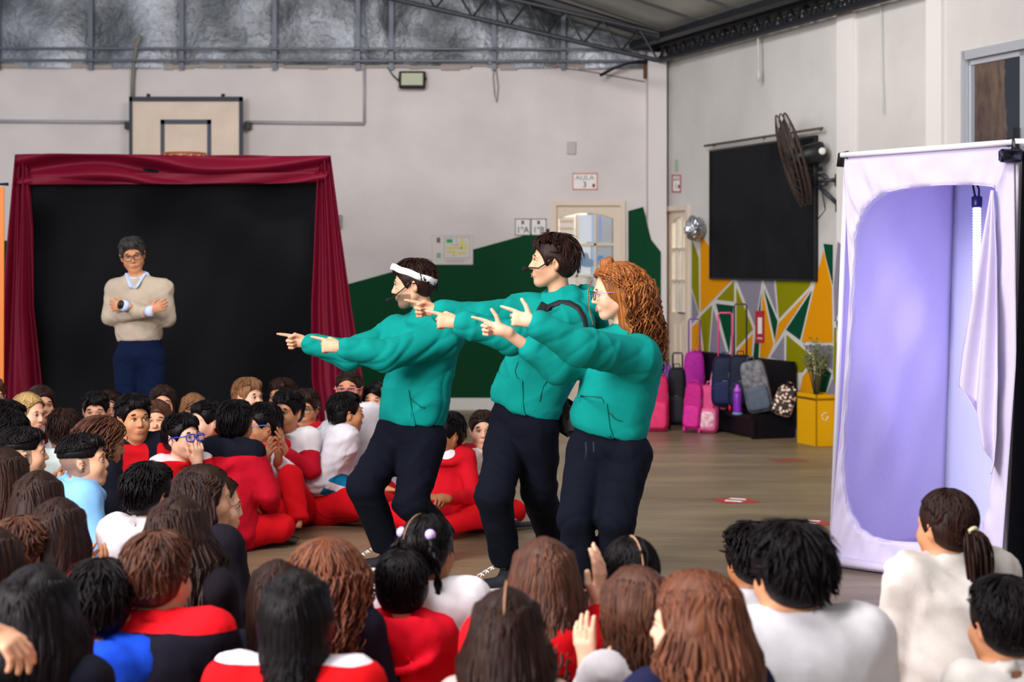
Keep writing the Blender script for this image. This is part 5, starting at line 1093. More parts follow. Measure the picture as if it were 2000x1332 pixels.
def build_person(root, J, body_fine=.006, sk='light', face=True, hairc='#1a1210', top=None, bottom=None, lipz=True, shaved=False, beard=False, smile=0, jaw=1.0, ears=1,
                 g=1.0, hand=None, browth=.0035, seed=3, adult=False, hc=.016, hclo=.0125, feet=True, lashes=True):
    """J: joints in the coordinates of root. top / bottom: dicts describing the clothes."""
    M, s = J['head'], J['hs']; rs = s
    S = SDF(); head_prims(S, M, s, jaw, smile, ears)
    nb = Vector(J['neck']); hd = M @ Vector((0, -.022, -.045)); ub = (Vector(J['sh'][1])-Vector(J['sh'][0])); us = ub.normalized(); kk = J.get('k', 1.0)*g
    fwd = Vector(J['fwd'])
    S.cone(nb-Vector((0, 0, .03)), hd, .052*s*g**.5, .046*s*g**.5, .02)
    S.cone(nb+fwd*.01, Vector(J['sh'][0]).lerp(nb, .35), .045*kk, .04*kk, .03); S.cone(nb+fwd*.01, Vector(J['sh'][1]).lerp(nb, .35), .045*kk, .04*kk, .03)
    chest, waist, pel = Vector(J['chest']), Vector(J['waist']), Vector(J['pelvis'])
    S.ec(chest, waist, (.125*kk, .085*kk), (.105*kk, .078*kk), us, .04); S.ec(waist, pel, (.105*kk, .078*kk), (.125*kk, .09*kk), us, .04)
    for i in (0, 1):
        sh, el, wr = J['sh'][i], J['el'][i], J['wr'][i]; hp, kn, an = J['hip'][i], J['kn'][i], J['an'][i]
        S.cone(Vector(sh).lerp(chest, .1), sh, .05*kk, .042*kk, .04); S.cone(sh, el, .040*kk, .033*kk, .02); S.cone(el, wr, .032*kk, .0225*s*1.0, .015)
        S.cone(hp, kn, .070*kk, .047*kk, .03); S.cone(kn, an, .045*kk, .032*kk, .02)
        if feet: S.cone(an, J['toe'][i], .032*kk, .024*kk, .02)
        hd_ = J['hand'][i] if J.get('hand') else None
        if hd_: hand_prims(S, wr, hd_[0], hd_[1], s*(.95 if adult else 1.0), hd_[2], hd_[3] if len(hd_) > 3 else 1, hd_[4] if len(hd_) > 4 else .0045)
        else: S.ec(wr, Vector(wr)+(Vector(wr)-Vector(el)).normalized()*.12*s, (.03*s, .018*s), (.03*s, .012*s), us, .02)
    hc_ = M @ Vector((0, 0, 0)); S.fine.append((tuple(hc_), (.10*s, .115*s, .125*s), body_fine))
    Minv = np.array(M.inverted(), np.float32)
    def mid(C):
        q = C @ Minv[:3, :3].T+Minv[:3, 3]; o = np.zeros(len(C), int)
        if shaved: o[(q[:, 2] > -.075+.35*np.maximum(q[:, 1]+.05, 0)) & (q[:, 1] < .028) & (q[:, 2] > -.06) & (np.abs(q[:, 0]) < .081)] = 2
        if beard: o[(o == 0) & (q[:, 2] < -.042) & (q[:, 2] > -.125) & (q[:, 1] > .012-.2*(q[:, 2]+.05))] = 2
        return o
    body = finish('body', S.mesh(.034 if not adult else .020), [skin(sk), skin(sk, 'lips'), skin(sk, 'shaved')], root, midx=mid)
    if face: face_parts(body, M, s, hairc, browth, lashes, None, sk, smile)
    # ---- clothes
    if top:
        c = top.get('cols'); ms = [fabric(x) for x in c]; T = SDF(); lo = top.get('loose', 1.0); a = .012*lo
        hem = Vector(top['hem']) if 'hem' in top else None
        low = hem if hem is not None else pel
        ch_ = .014 if adult else 0
        T.ec(chest, waist, (.130*kk+a+ch_, .088*kk+a+ch_), (.118*kk+a*1.35, .086*kk+a*1.3), us, .05)
        if hem is not None:
            upv = (waist-low).normalized(); h2 = low+upv*.055; bl = top.get('blouse', 0)
            T.ec(chest.lerp(waist, .5), h2, (.124*kk+a*1.3, .087*kk+a*1.3), (.126*kk+a*1.15+bl, .094*kk+a*1.1+bl), us, .04); T.ec(h2, low, (.126*kk+a, .098*kk+a), (.124*kk+a*.8, .096*kk+a*.8), us, .012, flat=1)
            T.ec(low, low-upv*.30, (.21*kk, .20*kk), (.21*kk, .20*kk), us, .004, -1, flat=2)
        else: T.ec(waist, pel, (.118*kk+a*1.6, .086*kk+a*1.6), (.135*kk+a*1.5, .10*kk+a*1.5), us, .05)
        for i in (0, 1):
            sh, el, wr = Vector(J['sh'][i]), Vector(J['el'][i]), Vector(J['wr'][i]); nk = nb+fwd*.005
            T.cone(nk-Vector((0, 0, .012)), sh.lerp(nk, .1), .046*kk+a*.4, .046*kk+a*.8, .05)
            T.cone(sh.lerp(chest, .35), sh, .07*kk, .046*kk+a, .05)
            ss = top.get('sleeve', (1, 1))[i]                     # 1 long, 0 short, .7 pushed up
            if ss >= .5:
                cu = el.lerp(wr, 1.0 if ss == 1 else ss)
                T.cone(sh, el, .047*kk+a, .040*kk+a, .03); e2 = el.lerp(cu, .86); T.cone(el, e2, .040*kk+a*.85, .031*kk+a*.55, .02); T.cone(e2, cu, .026*kk+a*.35, .025*kk+a*.25, .004, flat=1)
            else:
                T.cone(sh, sh.lerp(el, .75), .047*kk+a, .048*kk+a*1.6, .03, flat=1)
        T.cone(nb-Vector((0, 0, .014*s)), nb+Vector((0, 0, .15)), .050*s*g**.5, .066*s*g**.5, .004, -1)
        hz = top.get('hood') or 1.0; s_keep = s; s = s*hz
        if top.get('hood'):
            hb = nb-fwd*.070*s+Vector((0, 0, .005)); f2 = np.stack([npv(us), npv(fwd), npv((0, 0, 1))], 1)
            zv = Vector((0, 0, 1)); s1 = s_keep
            T.torus(nb+fwd*.010+zv*.004*hz, zv+fwd*.40, .084*s1, .026*s1*hz**.5, 1.15, us, .02)
            T.torus(nb+fwd*.002+zv*.030*hz, zv+fwd*.30, .066*s1, .020*s1*hz**.5, 1.12, us, .012)
            T.ell(nb-fwd*.075*s-zv*.012, np.array((.118, .050, .070))*s, f2, .025)
            T.ell(nb-fwd*.060*s+zv*.052*s, np.array((.070, .026, .040))*s, f2, .012, -1)
            T.torus(nb-fwd*.072*s-zv*.030*s, zv-fwd*.8, .085*s, .016*s, 1.15, us, .014)
        elif top.get('collar') == 'polo':
            T.torus(nb+fwd*.006+Vector((0, 0, .018*s)), Vector((0, 0, 1))+fwd*.35, .064*s, .016*s, 1.1, us, .008)
        elif top.get('collar') == 'turtle':
            T.cone(nb-Vector((0, 0, .02)), nb+Vector((0, 0, .045*s)), .064*s, .060*s, .01, flat=1)
        else: T.torus(nb+fwd*.008+Vector((0, 0, .012*s)), Vector((0, 0, 1))+fwd*.35, .066*s, .0135*s, 1.12, us, .008)
        s = s_keep; fn = top.get('slots')
        pts = [Vector(J['sh'][i]) for i in (0, 1)]
        o = finish(top.get('name', 'sweater'), T.mesh(top.get('h', hclo)), ms, root, wr=(seed, top.get('wr', .0035), top.get('fr', 17)), midx=(lambda C: fn(C, J)) if fn else None)
        J['top'] = o
    if bottom:
        Bt = SDF(); b = .012*bottom.get('loose', 1.0)
        Bt.ec(waist.lerp(pel, .25), pel, (.125*kk+b*.7, .093*kk+b*.7), (.138*kk+b, .105*kk+b), us, .03, flat=2)
        for i in (0, 1):
            hp, kn, an = Vector(J['hip'][i]), Vector(J['kn'][i]), Vector(J['an'][i])
            Bt.cone(hp, kn, .080*kk+b, .056*kk+b, .035); Bt.cone(kn, kn.lerp(an, .93), .056*kk+b, .042*kk+b*bottom.get('ankle', 1), .025, flat=1)
        fn2 = bottom.get('slots')
        finish('trousers', Bt.mesh(bottom.get('h', hclo if adult or bottom.get('loose', 1) > 1.4 else .024)), [fabric(x) for x in bottom['cols']], root, wr=(seed+5, bottom.get('wr', .004), bottom.get('fr', 15)), midx=(lambda C: fn2(C, J)) if fn2 else None)
    return body
# ------------------------------------------------------------------ the adults
HM = {'black': hair_mat('hair_black', '#050304', '#191215', .34, sp_=.13), 'darkbrown': hair_mat('hair_dark_brown', '#110808', '#3a2118', .38, sp_=.16), 'brown': hair_mat('hair_brown', '#2a1510', '#6a3f2a', .42),
      'chestnut': hair_mat('hair_chestnut', '#381a10', '#8a5033', .42), 'light': hair_mat('hair_light_brown', '#5a3822', '#a5764b', .45), 'blond': hair_mat('hair_blond', '#8d6c3f', '#d8b878', .45), 'ginger': hair_mat('hair_ginger', '#5a2812', '#c47a3a', .42)}
TEAL = '#078a82'; NAVY = '#0b0e1a'
def adult(label, base, Y, headpx, hs, yaw, pitch, roll, neck, sh, el, wr, pel, hip, kn, an, toe, byaw, hands, k=1.0, **kw):
    """joint positions are given as (px, py, depth offset) and placed at real distances"""
    o = P(base[0], base[1], Y); o.z = 0; root = empty('person', o, 0, label, 'person')
    q = lambda t: P(t[0], t[1], Y+t[2])-o
    M = Matrix.Translation(q(headpx)) @ Matrix.Rotation(R(yaw), 4, 'Z') @ Matrix.Rotation(R(pitch), 4, 'X') @ Matrix.Rotation(R(roll), 4, 'Y') @ Matrix.Scale(hs, 4)
    fwd = Matrix.Rotation(R(byaw), 3, 'Z') @ Vector((0, 1, 0)); n_ = q(neck); p_ = q(pel)
    J = dict(head=M, hs=hs, neck=n_, fwd=fwd, chest=n_.lerp(p_, .27)-fwd*.015, waist=n_.lerp(p_, .68)-fwd*.0, pelvis=p_, sh=[q(t) for t in sh], el=[q(t) for t in el], wr=[q(t) for t in wr],
             hip=[q(t) for t in hip], kn=[q(t) for t in kn], an=[q(t) for t in an], toe=[q(t) for t in toe], hand=hands, k=k)
    kw['top'] = dict(kw['top'], hem=q(kw['top']['hem']))
    for i in (0, 1):                                # keep the ankles above the floor
        J['an'][i].z = max(J['an'][i].z, .085); J['toe'][i].z = max(.03, J['toe'][i].z)
    build_person(root, J, adult=True, body_fine=.005, hc=.012, hclo=.0085, **kw)
    return root, J, M
def pocket(root, J, d_, u_, w, h, m, off):
    """kangaroo pocket: a curved patch on the belly"""
    n = 10; V = []; fs = []; c = Vector(d_); u = Vector(u_).normalized(); f = Vector(J['fwd']); z = (Vector(J['neck'])-Vector(J['pelvis'])).normalized()
    for j in range(7):
        for i in range(n+1):
            a = (i/n-.5)*2; b = j/6; ww = w*(1-.38*max(0, b-.12)/.88); p = c+u*a*ww+z*h*(b-.5)
            cur = math.sqrt(max(0, 1-(a*ww/(off[0]))**2)); V.append(p+f*(off[1]*cur))
    for j in range(6):
        for i in range(n): fs.append((j*(n+1)+i, j*(n+1)+i+1, (j+1)*(n+1)+i+1, (j+1)*(n+1)+i))
    b = MB(); nn = len(V); back = [v-f*.012 for v in V]; b.add(V+back, fs+[tuple(nn+i for i in q[::-1]) for q in fs]); 
    o = b.build('pocket', m, root, True); return o
def snap_out(root_obj, target, off=.006):
    """shrink-wrap a patch just above the garment it is sewn on"""
    md = root_obj.modifiers.new('wrap', 'SHRINKWRAP'); md.target = target; md.wrap_method = 'NEAREST_SURFACEPOINT'; md.wrap_mode = 'ABOVE_SURFACE'; md.offset = off
def strap_wrap(st, top):
    md = st.modifiers.new('wrap', 'SHRINKWRAP'); md.target = top; md.wrap_method = 'PROJECT'; md.use_project_x = False; md.use_project_z = False; md.use_project_y = True; md.use_positive_direction = True; md.use_negative_direction = True; md.offset = .006
    s2 = st.modifiers.new('thick', 'SOLIDIFY'); s2.thickness = .006; s2.offset = 1
def canvas_shoe(root, ankle, toe, s=1.0):
    f = Vector(toe)-Vector(ankle); f.z = 0; f.normalize(); heel = Vector(ankle)-f*.045; heel.z = 0
    mu, ms = mat('black_canvas', '#10131c', .8), mat('white_rubber', '#e9e4dc', .5)
    sh, Mx = shoe(root, heel, f, s, mu, ms, high=True, L=.285)
    b = MB()
    for i in range(6):
        y = .215-i*.024; z = .052+i*.0135; w_ = .020-.001*i
        b.tube([(-w_, y+.006, z-.006), (0, y-.004, z+.005), (w_, y+.006, z-.006)], .0028, 5); b.tube([(-w_, y-.010, z-.002), (0, y, z+.006), (w_, y+.012, z-.006)], .0028, 5)
    b.build('laces', mat('white_lace', '#efece6', .7), sh)
    b = MB(); b.lathe([(.001, .014), (.030, .012), (.041, .0), (.043, -.02)], 16, Matrix.Translation((0, .243, .030)) @ Matrix.Diagonal((1, 1, .9, 1))); b.build('toe_cap', ms, sh, True)
def headset(root, M, side, fwdlen=.125, drop=-.045):
    b = MB(); x = side*.083
    b.tube([(x*.95, -.03, .012), (x*1.02, -.008, .026), (x*1.03, .012, .014), (x*1.02, .03, -.004)], .0028, 6)
    b.tube([(x*1.03, .012, .014), (x*1.02, .03, -.002)], .0075, 8)
    b.tube([(x*1.02, .03, -.004), (x*.95, .07, -.03), (x*.6, .105, drop+.006), (x*.28, fwdlen-.008, drop)], .0034, 6)
    b.tube([(x*.95, -.03, .012), (x*.9, -.07, -.02), (x*.5, -.112, -.03)], .0022, 6)
    h = b.build('headset', m_black, root, True, M)
    b = MB(); b.lathe([(.001, -.014), (.009, -.010), (.011, 0), (.009, .010), (.001, .014)], 12, Matrix.Translation((x*.24, fwdlen, drop-.002)) @ Matrix.Rotation(R(80), 4, 'X')); b.build('microphone', mat('black_foam', '#08080c', .95), h, True)
def V3(*a): return Vector(a[0] if len(a) == 1 else a)
hl = lambda d, n, pose, side=1, fine=.005: (V3(*d), V3(*n), pose, side, fine)

# --- man with the white headband
r_, J, M = adult('bearded man in a teal hoodie and white headband pointing with both hands', (805, 1080), 8.5, (806, 556, 0), .97, 92, -6, 0, (838, 620, .02),
    sh=[(772, 655, .13), (866, 660, -.13)], el=[(684, 692, -.02), (752, 697, -.30)], wr=[(598, 668, -.05), (664, 678, -.38)], pel=(800, 832, .02),
    hip=[(775, 855, .07), (830, 858, -.04)], kn=[(712, 950, -.16), (803, 982, -.12)], an=[(757, 1074, -.02), (868, 1050, .22)], toe=[(705, 1098, -.04), (820, 1062, .18)], byaw=128,
    hands=[hl((-1, 0, .06), (0, -1, -.2), 'point', -1), hl((-1, 0, .12), (0, 1, -.25), 'point', 1)],
    top=dict(cols=[TEAL], hood=1.3, name='hoodie', hem=(806, 824, .02), loose=2.8, blouse=.015, wr=.010, fr=10), bottom=dict(cols=[NAVY], loose=2.0, wr=.006, fr=11), hairc='#1a1210', beard=True, sk='light', smile=.3, seed=11, g=1.0, k=1.06, feet=False)

hair('short', r_, M, J['hs'], HM['darkbrown'], 5, n=260, vol=1.5)
headset(r_, M, -1, .128, -.062)
def ring_on(root, name, M, m, cz, rx, ry, w, th, tilt, cy=-.014):
    """a band of cloth worn round the head"""
    b = MB(); n = 40; V = []; T_ = Matrix.Translation((0, cy, cz)) @ Matrix.Rotation(R(tilt), 4, 'X')
    for k_ in range(n):
        a = 2*math.pi*k_/n; wob = 1+.02*math.sin(5*a)
        for (dr, dz) in ((0, -w), (th, -w*.9), (th*1.3, 0), (th, w*.9), (0, w), (-th, 0)):
            V.append(T_ @ Vector(((rx+dr)*math.cos(a)*wob, (ry+dr)*math.sin(a)*wob, dz+.002*math.sin(7*a))))
    b.add(V, [(i*6+j, i*6+(j+1) % 6, ((i+1) % n)*6+(j+1) % 6, ((i+1) % n)*6+j) for i in range(n) for j in range(6)])
    return b.build(name, m, root, True, M)
ring_on(r_, 'headband', M, mat('white_cloth', '#ece8ea', .8, bump=.2, bscale=60), .050, .0965, .1175, .017, .005, 26)
for i in (0, 1): canvas_shoe(r_, J['an'][i], J['toe'][i], 1.0)
pk = pocket(r_, J, (J['waist']*.42+J['pelvis']*.58)+V3(0, 0, .02), V3(J['sh'][1]-J['sh'][0]).normalized(), .17, .20, fabric(TEAL), (.26, .15)); snap_out(pk, J['top'], .007)

def seams(root, J, base, Y, lines, m, name='pocket_seam', r=.0017):
    o_ = root.location
    for L_ in lines:
        b = MB(); pts = [P(x, y, Y)-o_ for x, y in L_]; q = []
        for i in range(len(pts)-1):
            for k in range(6): q.append(pts[i].lerp(pts[i+1], k/6))
        q.append(pts[-1]); b.tube([p-V3(0, .35, 0) for p in q], r, 5); st = b.build(name, m, root, True)
        md = st.modifiers.new('wrap', 'SHRINKWRAP'); md.target = J['top']; md.wrap_method = 'PROJECT'; md.use_project_x = False; md.use_project_z = False; md.use_project_y = True; md.use_positive_direction = True; md.use_negative_direction = False; md.offset = .001
        s2 = st.modifiers.new('thick', 'SOLIDIFY'); s2.thickness = .003; s2.offset = 1
m_seam = mat('teal_seam', '#055f59', .9)
seams(r_, J, 0, 8.5, [[(802, 762), (806, 775), (818, 785), (832, 792)], [(758, 758), (800, 760)]], m_seam)

# --- tall young man with the headset
r_, J, M = adult('tall smiling young man in a teal hoodie with black strap and headset microphone', (1030, 1120), 8.0, (1079, 512, 0), 1.0, 93, 2, 0, (1096, 590, .02),
    sh=[(1035, 612, .15), (1120, 634, -.13)], el=[(945, 622, .05), (1000, 660, -.30)], wr=[(851, 607, -.02), (893, 630, -.36)], pel=(1022, 812, .02),
    hip=[(1000, 832, .07), (1048, 838, -.05)], kn=[(965, 968, -.20), (1052, 955, .02)], an=[(990, 1104, -.05), (1078, 1060, .42)], toe=[(945, 1140, -.08), (1035, 1080, .36)], byaw=116,
    hands=[hl((-1, 0, .12), (0, -1, -.2), 'point', -1), hl((-1, 0, .13), (0, 1, -.25), 'point', 1)],
    top=dict(cols=[TEAL], hood=1.4, name='hoodie', hem=(1022, 802, .02), loose=2.8, blouse=.015, wr=.010, fr=10), bottom=dict(cols=[NAVY], loose=1.6, wr=.006, fr=11), hairc='#241410', sk='light', smile=1, seed=23, k=1.08, feet=False)
hair('short', r_, M, J['hs'], HM['darkbrown'], 9, n=280, vol=2.0, bang=.004)
headset(r_, M, -1, .128, -.034)
for i in (0, 1): canvas_shoe(r_, J['an'][i], J['toe'][i], 1.0)
pk = pocket(r_, J, (J['waist']*.42+J['pelvis']*.58)+V3(0, 0, .02), V3(J['sh'][1]-J['sh'][0]).normalized(), .17, .20, fabric(TEAL), (.26, .15)); snap_out(pk, J['top'], .007)
o_ = r_.location; b = MB(); ll = lambda a: P(a[0], a[1], 8.0+a[2])-o_
b.tube([ll(q) for q in ((1050, 628, -.30), (1062, 612, -.30), (1076, 600, -.30), (1095, 592, -.30), (1115, 593, -.28), (1130, 602, -.26), (1141, 622, -.24), (1146, 650, -.2), (1147, 690, -.16))], .010, 8, flat=.5)
st = b.build('bag_strap', mat('black_strap', '#0d0f18', .7), r_, True); strap_wrap(st, J['top'])
b = MB(); b.box(ll((1056, 606, -.26)), (.035, .02, .075), Matrix.Rotation(R(28), 3, 'Y'), .004); b.build('strap_buckle', m_black, r_)
b = MB(); b.box(ll((1108, 815, .02)), (.10, .16, .17), Matrix.Rotation(R(-12), 3, 'Y'), .03); b.build('hip_bag', mat('black_nylon', '#0f111c', .7), r_, True)

seams(r_, J, 0, 8.0, [[(1012, 705), (1006, 722), (1010, 735), (1022, 745)], [(1085, 712), (1060, 750), (1052, 780)]], m_seam)

# --- woman with curly hair and glasses
r_, J, M = adult('woman with curly ginger hair and purple glasses in a teal sweatshirt pointing forward', (1190, 1160), 7.5, (1200, 572, 0), .95, 97, -8, 0, (1226, 650, .02),
    sh=[(1168, 688, .12), (1248, 700, -.13)], el=[(1088, 716, -.02), (1128, 676, -.36)], wr=[(982, 645, -.12), (1040, 628, -.44)], pel=(1186, 862, .02),
    hip=[(1152, 885, .05), (1228, 888, -.06)], kn=[(1125, 1012, -.05), (1205, 1012, -.08)], an=[(1140, 1158, .02), (1200, 1150, .10)], toe=[(1085, 1175, -.02), (1150, 1170, .02)], byaw=128,
    hands=[hl((-1, 0, .18), (0, -1, -.1), 'gun', -1), hl((-1, 0, .22), (0, 1, -.1), 'gun', 1)],
    top=dict(cols=[TEAL], name='sweatshirt', hem=(1188, 846, .02), loose=2.9, blouse=.015, wr=.0065, fr=11, sleeve=(.55, 1)), bottom=dict(cols=['#0d111d'], loose=1.7, wr=.006, fr=11), hairc='#4a2a18', sk='fair', smile=1, seed=31, g=1.0, k=1.06, feet=False)
hair('curly', r_, M, J['hs'], HM['ginger'], 12, L=.40, bvec=-Vector(J['fwd']), n=420, vol=1.8, curl=.015, spread=1.15, wave=.02, thmax=84, nocurtain=True)
for i in (0, 1): canvas_shoe(r_, J['an'][i], J['toe'][i], .92)
glasses(r_, M, '#1c1a22', '#a58ac8')
pk = pocket(r_, J, (J['waist']*.42+J['pelvis']*.58)+V3(0, 0, .02), V3(J['sh'][1]-J['sh'][0]).normalized(), .17, .20, fabric(TEAL), (.26, .15)); snap_out(pk, J['top'], .007)
braid(r_, M, [(.045, .085, .075), (.050, .112, .02), (.040, .118, -.06), (.030, .112, -.13)], .0045, HM['ginger'])
S_ = SDF(); S_.ell((0, .015, .135), (.030, .034, .026), None, 0); S_.ell((.012, .03, .15), (.014, .012, .012), None, .01); S_.ell((-.012, .0, .152), (.013, .014, .012), None, .01)
finish('hair_bun', S_.mesh(.005), HM['ginger'], r_, M, wr=(4, .003, 70))
b = MB(); b.tube([(.02, .045, .118), (.026, .03, .14), (.018, .012, .155)], .0045, 6, flat=.5); b.build('hair_clip', mat('gold_clip', '#d6a53a', .3, .6), r_, True, M)

seams(r_, J, 0, 7.5, [[(1126, 772), (1172, 772)], [(1172, 772), (1182, 795), (1196, 810), (1210, 816)]], m_seam)
b = MB(); c_ = P(1140, 862, 7.5)-r_.location-V3(0, .22, 0)
for dx in (0, .032): b.tube([c_+V3(dx, 0, .02), c_+V3(dx+.002, -.004, -.02), c_+V3(dx-.002, 0, -.055+dx)], .0035, 6)
b.build('drawstring', mat('navy_cord', '#1c2233', .8), r_, True)

# --- man in the beige sweater standing by the backdrop
Yb = 11.2
r_, J, M = adult('man in glasses and beige sweater standing with crossed arms before the black backdrop', (270, 940), Yb, (259, 499, 0), .93, 192, -10, 9, (268, 545, .02),
    sh=[(318, 566, .0), (226, 566, 0)], el=[(326, 622, -.02), (216, 618, -.02)], wr=[(246, 598, -.21), (292, 608, -.24)], pel=(274, 690, 0),
    hip=[(298, 705, 0), (249, 705, 0)], kn=[(298, 835, -.03), (248, 835, -.03)], an=[(300, 935, 0), (246, 935, 0)], toe=[(306, 960, -.16), (240, 960, -.16)], byaw=180,
    hands=[hl((-1, .15, .02), (0, 1, 0), 'relax', 1, .006), hl((1, .1, .45), (0, 1, 0), 'relax', -1, .006)],
    top=dict(cols=['#b5a694'], name='sweater', hem=(272, 667, 0), loose=1.3, wr=.005, fr=13), bottom=dict(cols=['#0a1633'], loose=1.1, wr=.004, fr=13), hairc='#2b2523', sk='medium', seed=37, k=1.0, feet=False, jaw=1.03)
hair('short', r_, M, J['hs'], hair_mat('hair_greying', '#14110f', '#4a4644', .45), 15, n=200, vol=1.3)
glasses(r_, M, '#17130f')
S_ = SDF(); nb_ = V3(J['neck']); fw_ = V3(J['fwd'])
for x in (-1, 1): S_.ec(nb_+V3(x*.052, -.04, .028), nb_+V3(x*.016, -.098, -.052), (.026, .010), (.022, .008), (x*.6, -.5, .5), .01)
S_.torus(nb_+V3(0, -.002, .022), (0, -.35, 1), .060, .012, 1.1, (1, 0, 0), .01)
finish('shirt_collar', S_.mesh(.005), fabric('#b9c9e6'), r_)
for i in (0, 1):
    b = MB(); w_ = V3(J['wr'][i]); d_ = (w_-V3(J['el'][i])).normalized(); b.tube([w_-d_*.012, w_+d_*.028], [.036, .034], 14); b.build('shirt_cuff', fabric('#c3d0ea'), r_, True)
b = MB(); w_ = V3(J['wr'][0]); d_ = (w_-V3(J['el'][0])).normalized(); b.tube([w_+d_*.032, w_+d_*.046], [.028, .028], 14); b.tube([w_+d_*.04+V3(0, -.028, 0), w_+d_*.04+V3(0, -.034, 0)], [.012, .011], 14); b.build('wristwatch', m_black, r_, True)
for i in (0, 1):
    f_ = V3(J['toe'][i])-V3(J['an'][i]); f_.z = 0; h_ = V3(J['an'][i])-f_.normalized()*.045; h_.z = 0; shoe(r_, h_, f_, 1.0, mat('black_leather', '#15130f', .4), m_black)
# ------------------------------------------------------------------ the seated children
RED, WHITE, NV = '#d4101c', '#dcd8dc', '#10121f'
def kid(label, px, top_y, s, yaw, pitch=0, roll=0, hs=None, byaw=None, sk='light', hstyle='short', hcol='darkbrown', hk=None, shirt=WHITE, topkw=None, pants=RED, arms='lap', face=None,
        k=None, g=1.0, lean=.0, legs='cross', seed=None, shaved=False, smile=0, slots=None, tone=None, group='children sitting on the floor watching', bk=None, hands=None, drop=0, off=0, jaw=.97, ears=1, bdx=0, arm_over=None, shoes=True):
    Y = F/s; hs = hs or .90; hk = dict(hk or {}); seed = seed if seed is not None else int(px*7+top_y) % 997
    zt = CH-(top_y-HZ)/s; zc = zt-.128*hs
    X = (px-CX)/s; byaw = yaw*.75 if byaw is None else byaw
    Rb = Matrix.Rotation(R(byaw), 3, 'Z'); f = Rb @ V3(0, 1, 0); u = Rb @ V3(1, 0, 0); f3 = f
    if face is None: face = (abs(yaw) > 65)
    zn = zc-.121*hs; k = k or max(.72, min(1.12, (zn-.10)/.44*.95)); 
    lz = zn-.10
    base = V3(X, Y, 0)-f*(.05*k+lean)+V3(bdx, 0, 0)
    root = empty('person', base, 0, label, 'person', group)
    hc = V3(X, Y, zc)-base
    M = Matrix.Translation(hc) @ Matrix.Rotation(R(yaw), 4, 'Z') @ Matrix.Rotation(R(pitch), 4, 'X') @ Matrix.Rotation(R(roll), 4, 'Y') @ Matrix.Scale(hs, 4)
    L = lambda x, y, z: u*x+f*y+V3(0, 0, z)
    nb = V3(hc.x, hc.y, 0)*.85+V3(0, 0, zn)-f*.02*k+V3(-bdx*.5, 0, 0)
    sw = .140*k*g**.5; shz = zn-.030*k
    nx = nb-V3(0, 0, zn)
    sh = [nx+L(x*sw, -.012, shz) for x in (-1, 1)]
    pel = L(0, 0, .105*k); chest = nx*.85+L(0, -.035*k, zn-.115*k); waist = nx*.35+L(0, -.045*k, .1+lz*.38)
    hands = hands or [None, None]
    if arms == 'lap': el = [nx+L(x*(sw+.045), .03, shz-.20*k) for x in (-1, 1)]; wr = [L(x*.07*k, .20*k, .20*k) for x in (-1, 1)]
    elif arms == 'clap':
        el = [nx+L(x*(sw+.03), .07, shz-.19*k) for x in (-1, 1)]; wr = [nx+L(x*.035, .20*k, shz-.06*k) for x in (-1, 1)]
        hands = [(f*.55+V3(0, 0, .85), u, 'clap', 1, .005), (f*.55+V3(0, 0, .85), -u, 'clap', -1, .005)]
    elif arms == 'chin':
        el = [nx+L(-sw-.01, .12, shz-.17*k), nx+L(sw+.045, .03, shz-.20*k)]; wr = [nx+L(-.045, .13*k, shz+.015*k), L(.05*k, .22*k, .2*k)]
        hands = [(f*.1+V3(0, 0, 1), -f+u*.3, 'relax', -1, .005), None]
    elif arms == 'folded':
        el = [nx+L(x*(sw+.04), .06, shz-.19*k) for x in (-1, 1)]; wr = [nx+L(-x*.05, .17*k, shz-.19*k) for x in (-1, 1)]
    if arm_over:
        for i, (e_, w_, h_) in arm_over.items():
            el[i] = nx+L(*e_)+V3(0, 0, shz) if e_ is not None else el[i]; wr[i] = nx+L(*w_)+V3(0, 0, shz); hands[i] = h_
            if h_: hands[i] = (L(*h_[0]), L(*h_[1]))+tuple(h_[2:])
    if legs == 'cross':
        hip = [L(x*.075*k, .02, .10*k) for x in (-1, 1)]; kn = [L(x*.20*k, .20*k, .115*k) for x in (-1, 1)]; an = [L(-x*.04*k, .30*k+.03*x, .062*k) for x in (-1, 1)]; toe = [L(-x*.13*k, .33*k+.03*x, .04) for x in (-1, 1)]
    elif legs == 'kneel':
        hip = [L(x*.075*k, .0, .17*k) for x in (-1, 1)]; kn = [L(x*.11*k, .27*k, .075*k) for x in (-1, 1)]; an = [L(x*.09*k, -.06*k, .06*k) for x in (-1, 1)]; toe = [L(x*.09*k, -.16*k, .04) for x in (-1, 1)]; pel = L(0, 0, .19*k)
    else: hip, kn, an, toe = [[L(*q) for q in z_] for z_ in legs]
    J = dict(head=M, hs=hs, neck=nb, fwd=f, chest=chest, waist=waist, pelvis=pel, sh=sh, el=el, wr=wr, hip=hip, kn=kn, an=an, toe=toe, hand=hands, k=k, u=u, f=f)
    cols = shirt if isinstance(shirt, list) else [shirt]
    tk = dict(cols=cols, loose=1.1, wr=.005, fr=16); tk.update(topkw or {})
    if slots: tk['slots'] = slots
    if tk.get('hem'): tk['hem'] = pel+V3(0, 0, .025)
    hm = HM.get(hcol) if isinstance(hcol, str) else hcol
    fres = .0074
    if 'n' in hk: hk['n'] = int(hk['n']*(1.5 if s > 600 else 1.2 if s > 420 else .8))
    build_person(root, J, body_fine=fres if face else .0095, sk=sk, face=face, hairc={'blond': '#8f7448', 'light': '#5a3d28'}.get(hcol, '#1c1210'), top=tk, bottom=dict(cols=[pants] if isinstance(pants, str) else pants, **(bk or {})), g=g, hclo=topkw['h'] if topkw and 'h' in topkw else .0165, seed=seed, shaved=shaved, smile=smile, jaw=jaw, ears=ears, feet=not shoes)
